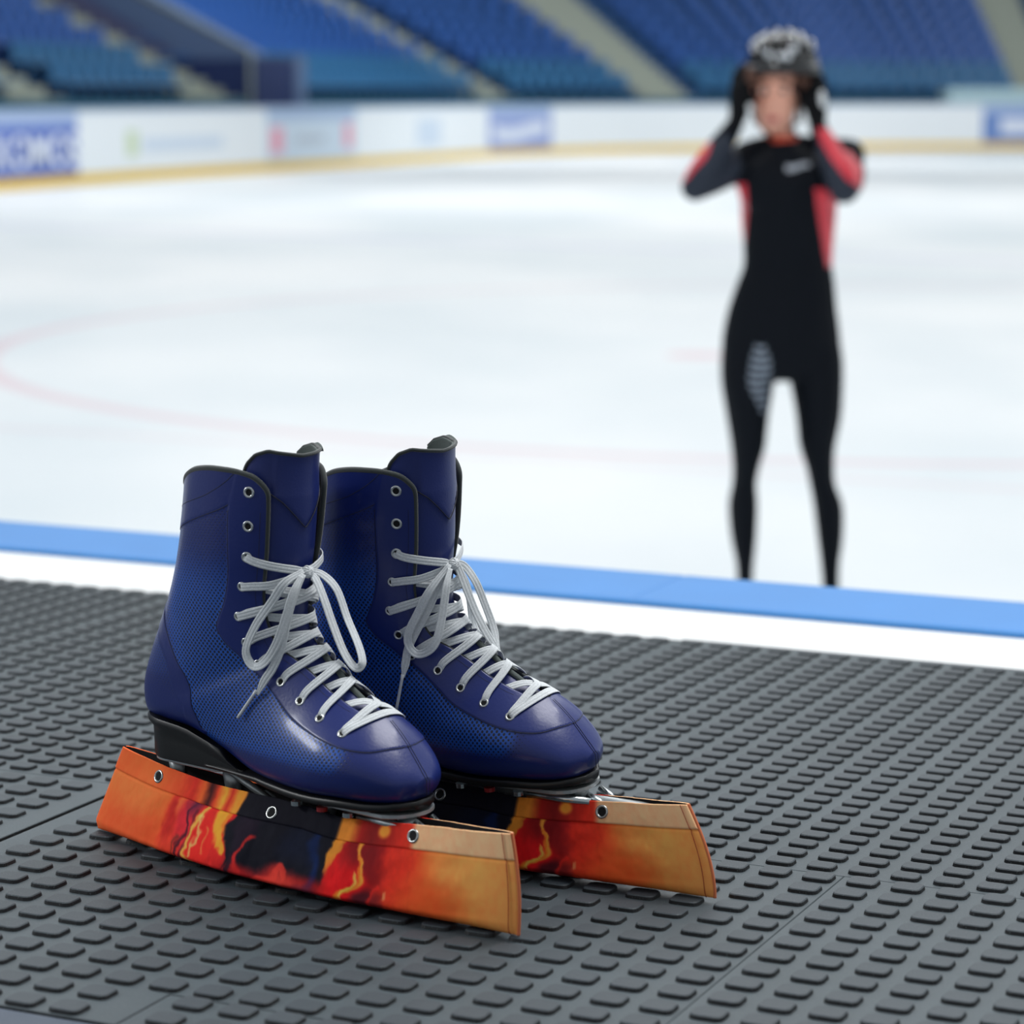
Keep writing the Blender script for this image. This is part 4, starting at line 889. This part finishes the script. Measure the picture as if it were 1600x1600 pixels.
# neck and head
ring_tube([(1218,190,22,.055,.02),(1221,212,22,.055,.01),(1224,236,28,.06,0)])
hc=fp(1214,150,0)
ring_tube([(1214,54,9,.02,.02),(1214,61,22,.055,.02),(1214,76,32,.08,.02),(1213,96,34,.088,.018),(1213,118,34.5,.090,.012),(1212,135,34,.089,.008),(1212,150,33.5,.086,.004),(1211,165,33,.080,-.004),(1210,180,31,.070,-.013),(1209,192,26.5,.058,-.021),(1208,202,19,.043,-.029),(1208,209,8,.020,-.034)],28)
body.tube(np.array([fp(1209,140,-.079),fp(1208,152,-.086),fp(1207,162,-.092),fp(1207,169,-.094)]),[.005,.0065,.0075,.0095],10); body.ellipsoid(fp(1207,171,-.085),(.014,.011,.007))
body.ellipsoid(fp(1211,131,-.066),(.040,.020,.008)); body.ellipsoid(fp(1208,186,-.070),(.020,.014,.011))
limb([(1204,228,.01,18),(1180,238,.0,22),(1164,246,-.01,24)]); limb([(1246,228,.01,18),(1285,236,.0,22),(1326,243,.02,26)])
# arm at the left of the picture: elbow out, hand on the helmet strap
limb([(1172,252,0,27),(1150,258,-.03,26),(1118,276,-.07,25),(1086,292,-.10,22)])
limb([(1086,292,-.10,22),(1100,268,-.10,23),(1124,232,-.09,20),(1146,198,-.08,14),(1153,184,-.075,12)])
# arm at the right: elbow forward and up
limb([(1312,252,.0,26),(1326,262,-.04,24),(1326,282,-.10,24),(1320,296,-.15,22)])
limb([(1318,296,-.15,22),(1312,272,-.15,24),(1298,240,-.12,20),(1282,208,-.09,15),(1276,192,-.075,13)])
# gloved hands: palm, four fingers, thumb
def hand(w,palm,sgn):
    """w wrist, palm centre, fingers reach up along the helmet edge"""
    W,P=fp(*w),fp(*palm); d=P-W; d/=np.linalg.norm(d); body.tube(np.array([W,W+(P-W)*.5,P,P+d*.035]),[.021,.027,.032,.030],12); body.ellipsoid(P,(.031,.026,.044))
    for k,(ox,oy,l) in enumerate(((-.024,-.006,.058),(-.008,-.014,.066),(.009,-.014,.062),(.024,-.006,.050))):
        b0=P+d*.028+np.array([ox,oy*.5,0]); j1=b0+d*l*.5+np.array([-sgn*.002,-.006,0]); j2=j1+d*l*.35+np.array([sgn*.007,.010,0]); j3=j2+d*l*.2+np.array([sgn*.009,.016,0])
        body.tube(cr(np.array([b0-d*.02,b0,j1,j2,j3]),14),[.0095]*9+[.009]*5,10); body.ellipsoid(j3,(.009,.009,.009),10,6)
    t0=P-d*.01+np.array([sgn*.022,-.012,0]); t1=t0+np.array([sgn*.016,-.012,.018]); t2=t1+np.array([sgn*.008,.0,.022]); body.tube(cr(np.array([P-d*.02,t0,t1,t2]),12),[.013]*4+[.0105]*4+[.0095]*4,10); body.ellipsoid(t2,(.0095,.0095,.0095),10,6)
hand((1152,186,-.075),(1158,152,-.045),1); hand((1278,194,-.075),(1273,158,-.045),-1)
raw=body.build('person_raw',None)
rm=raw.modifiers.new('remesh','REMESH'); rm.mode='VOXEL'; rm.voxel_size=.0055
smo=raw.modifiers.new('smooth','SMOOTH'); smo.factor=.6; smo.iterations=7
dg=bpy.context.evaluated_depsgraph_get(); me=bpy.data.meshes.new_from_object(raw.evaluated_get(dg)); bpy.data.objects.remove(raw)
me.name='person'; person=bpy.data.objects.new('person',me); C.objects.link(person)
me.materials.clear()
SUIT,REDM,GREYM,SKIN,GLOVE=mat('suit_black',(7,12,20),.7,spec=.12),mat('suit_red',(206,38,56),.5,sheen=.2),mat('suit_charcoal',(42,48,60),.6,spec=.2),mat('skin',(224,164,142),.5,noise=(20,.06)),mat('glove_black',(7,9,13),.8,spec=.15,bump=(300,.3,.001))
for x in (SUIT,REDM,GREYM,SKIN,GLOVE): me.materials.append(x)
npoly=len(me.polygons); cen=np.empty(npoly*3,np.float32); me.polygons.foreach_get('center',cen); cen=cen.reshape(-1,3); nor=np.empty(npoly*3,np.float32); me.polygons.foreach_get('normal',nor); nor=nor.reshape(-1,3)
# pattern pieces of the suit, in the frame of the body (metres from the person's feet)
dep=cen[:,1]*math.cos(PITCH)-(cen[:,2]-CAM_H)*math.sin(PITCH); bx=800+4200*cen[:,0]/dep; by=800+4200*(-cen[:,1]*math.sin(PITCH)-(cen[:,2]-CAM_H)*math.cos(PITCH))/dep
def inpoly(poly):
    r=np.zeros(npoly,bool); P=poly
    for i in range(len(P)):
        (x0,y0),(x1,y1)=P[i],P[i-1]; c_=((y0>by)!=(y1>by))&(bx<(x1-x0)*(by-y0)/((y1-y0)+1e-9)+x0); r^=c_
    return r
front=cen[:,1]<PY+.03
mi=np.zeros(npoly,np.int32)
fore=cen[:,1]<PY-.045
mi[(inpoly([(1060,300),(1078,322),(1120,308),(1150,285),(1160,262),(1150,225),(1130,205),(1100,235),(1060,275)]))]=2
mi[inpoly([(1282,205),(1300,235),(1350,300),(1330,325),(1305,318),(1286,285),(1272,240)])&fore]=2
mi[inpoly([(1275,196),(1290,196),(1316,222),(1348,262),(1346,296),(1322,280),(1298,248),(1282,222)])&fore]=1
mi[inpoly([(1112,222),(1100,222),(1050,275),(1055,296),(1068,286),(1105,244)])]=1
mi[inpoly([(1150,285),(1166,285),(1168,330),(1163,380),(1158,380),(1150,330)])&(~fore|True)&(cen[:,2]<fz(286))]=1
mi[inpoly([(1272,290),(1325,310),(1325,345),(1302,418),(1292,418),(1280,350)])&(cen[:,1]>PY-.13)&(cen[:,2]<fz(292))&~((cen[:,1]<PY-.12))]=1
hwf=np.interp(by,[54,76,118,150,165,180,192,202,214],[10,34,36.5,35.5,35,33,29,26,24])
skin_=(by<214)&(by>54)&(np.abs(bx-1211.5)<hwf+.8); skin_&=~((np.abs(bx-1211.5)>25)&(by>122)&(by<192)&(cen[:,1]<PY-.066)); mi[skin_]=3
# gloves and forearm cuffs
mi[((bx<1182)&(by<196)&(cen[:,1]<PY+.02)&(cen[:,0]<fx(1182,160)-.0))&~skin_]=4
mi[(bx>1246)&(by<200)&~skin_]=4
me.polygons.foreach_set('material_index',mi); me.polygons.foreach_set('use_smooth',[True]*npoly)
# face details
def child(mb,name,m,par=person,smooth=True): return mb.build(name,m,par,smooth)
for x in (1195,1222):
    mb=MB(); mb.ellipsoid(fp(x,143,-.0735),(.0125,.0095,.0068)); child(mb,'eye',mat('eye_white',(206,196,190),.4))
    mb=MB(); mb.ellipsoid(fp(x,143,-.0805),(.0062,.0042,.0062)); child(mb,'iris',mat('iris_brown',(48,34,28),.3))
    mb=MB(); mb.tube(np.array([fp(x-10,133,-.077),fp(x,130.5,-.0865),fp(x+10,133,-.077)]),.0035,8); child(mb,'eyebrow',mat('brow_brown',(84,58,44),.8))
mb=MB(); mb.ellipsoid(fp(1207,184.5,-.0795),(.020,.007,.0042)); mb.ellipsoid(fp(1207,188.8,-.078),(.016,.007,.005)); child(mb,'lips',mat('lips',(172,92,88),.45))
# hair below the helmet
mb=MB(); 
for sx_,x0 in ((-1,1180),(1,1250)):
    P=[fp(x0,108,-.035),fp(x0+sx_*3,130,-.04),fp(x0+sx_*1,160,-.005),fp(x0-sx_*2,192,.01)]; mb.tube(cr(np.array(P),16),[.020]*6+[.016]*5+[.008]*5,10)
P=[fp(1214,100,.09),fp(1214,150,.10),fp(1214,205,.07)]; mb.tube(cr(np.array(P),14),[.055]*6+[.05]*4+[.02]*4,14)
child(mb,'hair',mat('hair_auburn',(84,52,38),.6,bump=(200,.5,.003)))
# neck band of the base layer
mb=MB(); G=[]
for u in np.linspace(0,2*math.pi,24,endpoint=False):
    c_=fp(1222,214,.01); G.append([(c_[0]+.039*math.cos(u),c_[1]+.062*math.sin(u),c_[2]+h_) for h_ in (-.022,.003)])
mb.grid(G,close_u=True); o=child(mb,'neck_band',mat('orange_base_layer',(186,66,40),.7)); so=o.modifiers.new('t','SOLIDIFY'); so.thickness=.004
# mark on the chest, thigh print, white glove patches
def decal(pts,name,m,th=.002):
    mb=MB(); dgx=bpy.context.evaluated_depsgraph_get()
    mb.grid(pts); o=child(mb,name,m); sw=o.modifiers.new('wrap','SHRINKWRAP'); sw.target=person; sw.wrap_method='PROJECT'; sw.use_negative_direction=True; sw.use_positive_direction=True; sw.use_project_y=True; sw.offset=.0025; return o
m_logo=mat('logo_grey',(150,156,166),.5)
G=[[fp(1232+38*u,(264-5*u)+ (v*2-1)*(5.5-2*u)+1.5*math.sin(u*6),-.16) for v in np.linspace(0,1,5)] for u in np.linspace(0,1,20)]; decal(G,'chest_mark',m_logo)
mb=MB(); m_th=mat('thigh_print',(122,132,146),.5)
for i in range(9):
    y0=548+i*12.5; cx=1194+2*math.sin(i); w=[8,13,16,17,17,16,13,9,5][i]
    G=[[fp(cx-w+2*w*u+[0,-1,-1,0,0,1,2,3,4][i],y0+3*math.sin(u*3)+(v-.5)*7,-.2) for v in np.linspace(0,1,3)] for u in np.linspace(0,1,8)]
    k=len(mb.v); mb.grid(G)
o=child(mb,'thigh_print',m_th); sw=o.modifiers.new('wrap','SHRINKWRAP'); sw.target=person; sw.wrap_method='PROJECT'; sw.use_negative_direction=True; sw.use_positive_direction=True; sw.use_project_y=True; sw.offset=.0025
mb=MB(); mb.ellipsoid(fp(1284,160,-.066),(.010,.014,.030)); child(mb,'glove_patch',mat('glove_white',(222,226,228),.5))
mb=MB(); mb.ellipsoid(fp(1172,168,-.074),(.009,.006,.010)); child(mb,'glove_patch',mat('glove_white',(222,226,228),.5))
# helmet: glossy shell with raised ribs, dark vents between them, visor rim and straps
mh=mat('helmet_gloss_black',(14,16,18),.10,spec=.6,coat=1,coatr=.03); mhd=mat('helmet_vent_black',(6,7,8),.8)
hcen=fp(1222,104,.02)
mb=MB(); G=[]
for i in range(22):
    th=math.pi*.5*i/21*1.08; G.append([(hcen[0]+.090*math.sin(th)*math.cos(u)*(1+.0*u),hcen[1]+.128*math.sin(th)*math.sin(u),hcen[2]+.085*math.cos(th)) for u in np.linspace(0,2*math.pi,40,endpoint=False)])
mb.grid(G,close_v=True); helmet=child(mb,'helmet',mh); so=helmet.modifiers.new('t','SOLIDIFY'); so.thickness=.012; so.offset=-1
mb=MB()
for k,xo in enumerate((-.066,-.040,-.014,.014,.040,.066)):
    P=[]
    for th in np.linspace(-1.25,1.25,24):
        hz=math.sqrt(max(0,1-(xo/.093)**2)); P.append((hcen[0]+xo*1.02,hcen[1]+.131*hz*math.sin(th),hcen[2]+.086*hz*math.cos(th)))
    mb.tube(np.array(P),[.003]+[.0065]*22+[.003],10)
child(mb,'helmet_rib',mh,helmet)
mb=MB()
for k,(xo,th) in enumerate([(a,b_) for a in (-.053,-.027,0,.027,.053) for b_ in (-.85,-.25,.4)]):
    hz=math.sqrt(1-(xo/.093)**2); c_=(hcen[0]+xo,hcen[1]+.1245*hz*math.sin(th),hcen[2]+.0825*hz*math.cos(th)); mb.ellipsoid(c_,(.009,.026*math.cos(th)+.004,.006+.02*abs(math.sin(th))),10,6)
child(mb,'helmet_vent',mhd,helmet)
for (qx,qy,qr) in ((1189,58,8),(1209,56,7.5),(1234,53,7),(1248,61,9),(1189,70,7.5),(1196,82,6),(1213,85,5.5),(1224,86,6),(1233,74,7),(1262,71,6.5)):  # pale glossy discs added as bright highlights on the dome
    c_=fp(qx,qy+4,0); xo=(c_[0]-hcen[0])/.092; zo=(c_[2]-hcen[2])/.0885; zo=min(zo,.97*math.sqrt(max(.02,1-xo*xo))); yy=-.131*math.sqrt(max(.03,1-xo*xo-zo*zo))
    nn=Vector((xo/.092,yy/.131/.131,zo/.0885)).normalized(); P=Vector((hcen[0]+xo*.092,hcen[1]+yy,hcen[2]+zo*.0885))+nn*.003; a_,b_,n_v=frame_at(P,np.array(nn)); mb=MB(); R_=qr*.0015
    mb.grid([[np.array(P)+(math.cos(u)*a_+math.sin(u)*b_)*R_*r+n_v*h_ for r,h_ in ((1.,-.004),(1.,.002),(.8,.004),(.3,.005),(.02,.0052))] for u in np.linspace(0,2*math.pi,14,endpoint=False)],close_u=True); child(mb,'highlight_disc',mat('pale_gloss',(196,202,208),.12,spec=.8,coat=1),helmet)
mb=MB(); G=[[(hcen[0]+r*math.cos(u),hcen[1]+r*1.40*math.sin(u),hcen[2]+z) for r,z in ((.0905,.004),(.0945,-.004),(.0935,-.016),(.088,-.02),(.086,-.006))] for u in np.linspace(0,2*math.pi,44,endpoint=False)]
mb.grid(G,close_u=True,close_v=True); child(mb,'helmet_rim',mat('helmet_rim',(26,28,32),.3),helmet)
mb=MB()
for sx_ in(-1,1): mb.ribbon(cr(np.array([fp(1216+sx_*42,118,-.01),fp(1214+sx_*41,150,-.03),fp(1213+sx_*34,185,-.03),fp(1212+sx_*10,214,-.035)]),16),np.tile([sx_*1.,-.3,0],(16,1)),.007,.0012)
child(mb,'chin_strap',mat('strap_black',(16,17,19),.7),helmet)
# skates on the feet, down on the ice
for x in (1164,1299):
    mb=MB(); c_=fp(x,1000,0); zi=ICE
    G=[]
    for yy,w,h0,h1 in ((.105,.028,.055,.17),(.08,.038,.05,.19),(.04,.040,.05,.20),(0,.040,.05,.18),(-.05,.040,.05,.13),(-.11,.044,.05,.105),(-.16,.036,.052,.09),(-.185,.016,.058,.075)):
        G.append([(c_[0]+w*math.cos(u),c_[1]+yy,zi+(h0+h1)/2+(h1-h0)/2*math.sin(u)) for u in np.linspace(0,2*math.pi,18,endpoint=False)])
    mb.grid(G,close_v=True); mb.cap(range(18)); mb.cap([7*18+j for j in range(18)]); bt=child(mb,'skate_boot',mat('racing_boot_black',(18,20,24),.35))
    mb=MB(); mb.box((c_[0]-.0008,c_[1]-.24,zi),(c_[0]+.0008,c_[1]+.18,zi+.03)); mb.box((c_[0]-.006,c_[1]-.20,zi+.028),(c_[0]+.006,c_[1]+.14,zi+.045)); mb.box((c_[0]-.015,c_[1]-.15,zi+.04),(c_[0]+.015,c_[1]-.09,zi+.06)); mb.box((c_[0]-.015,c_[1]+.05,zi+.04),(c_[0]+.015,c_[1]+.1,zi+.06))
    mb.build('skate_blade',M_BLADE,bt,smooth=False)
tag(person,'person in black and red skating suit on the ice, hands raised to a black helmet','person')
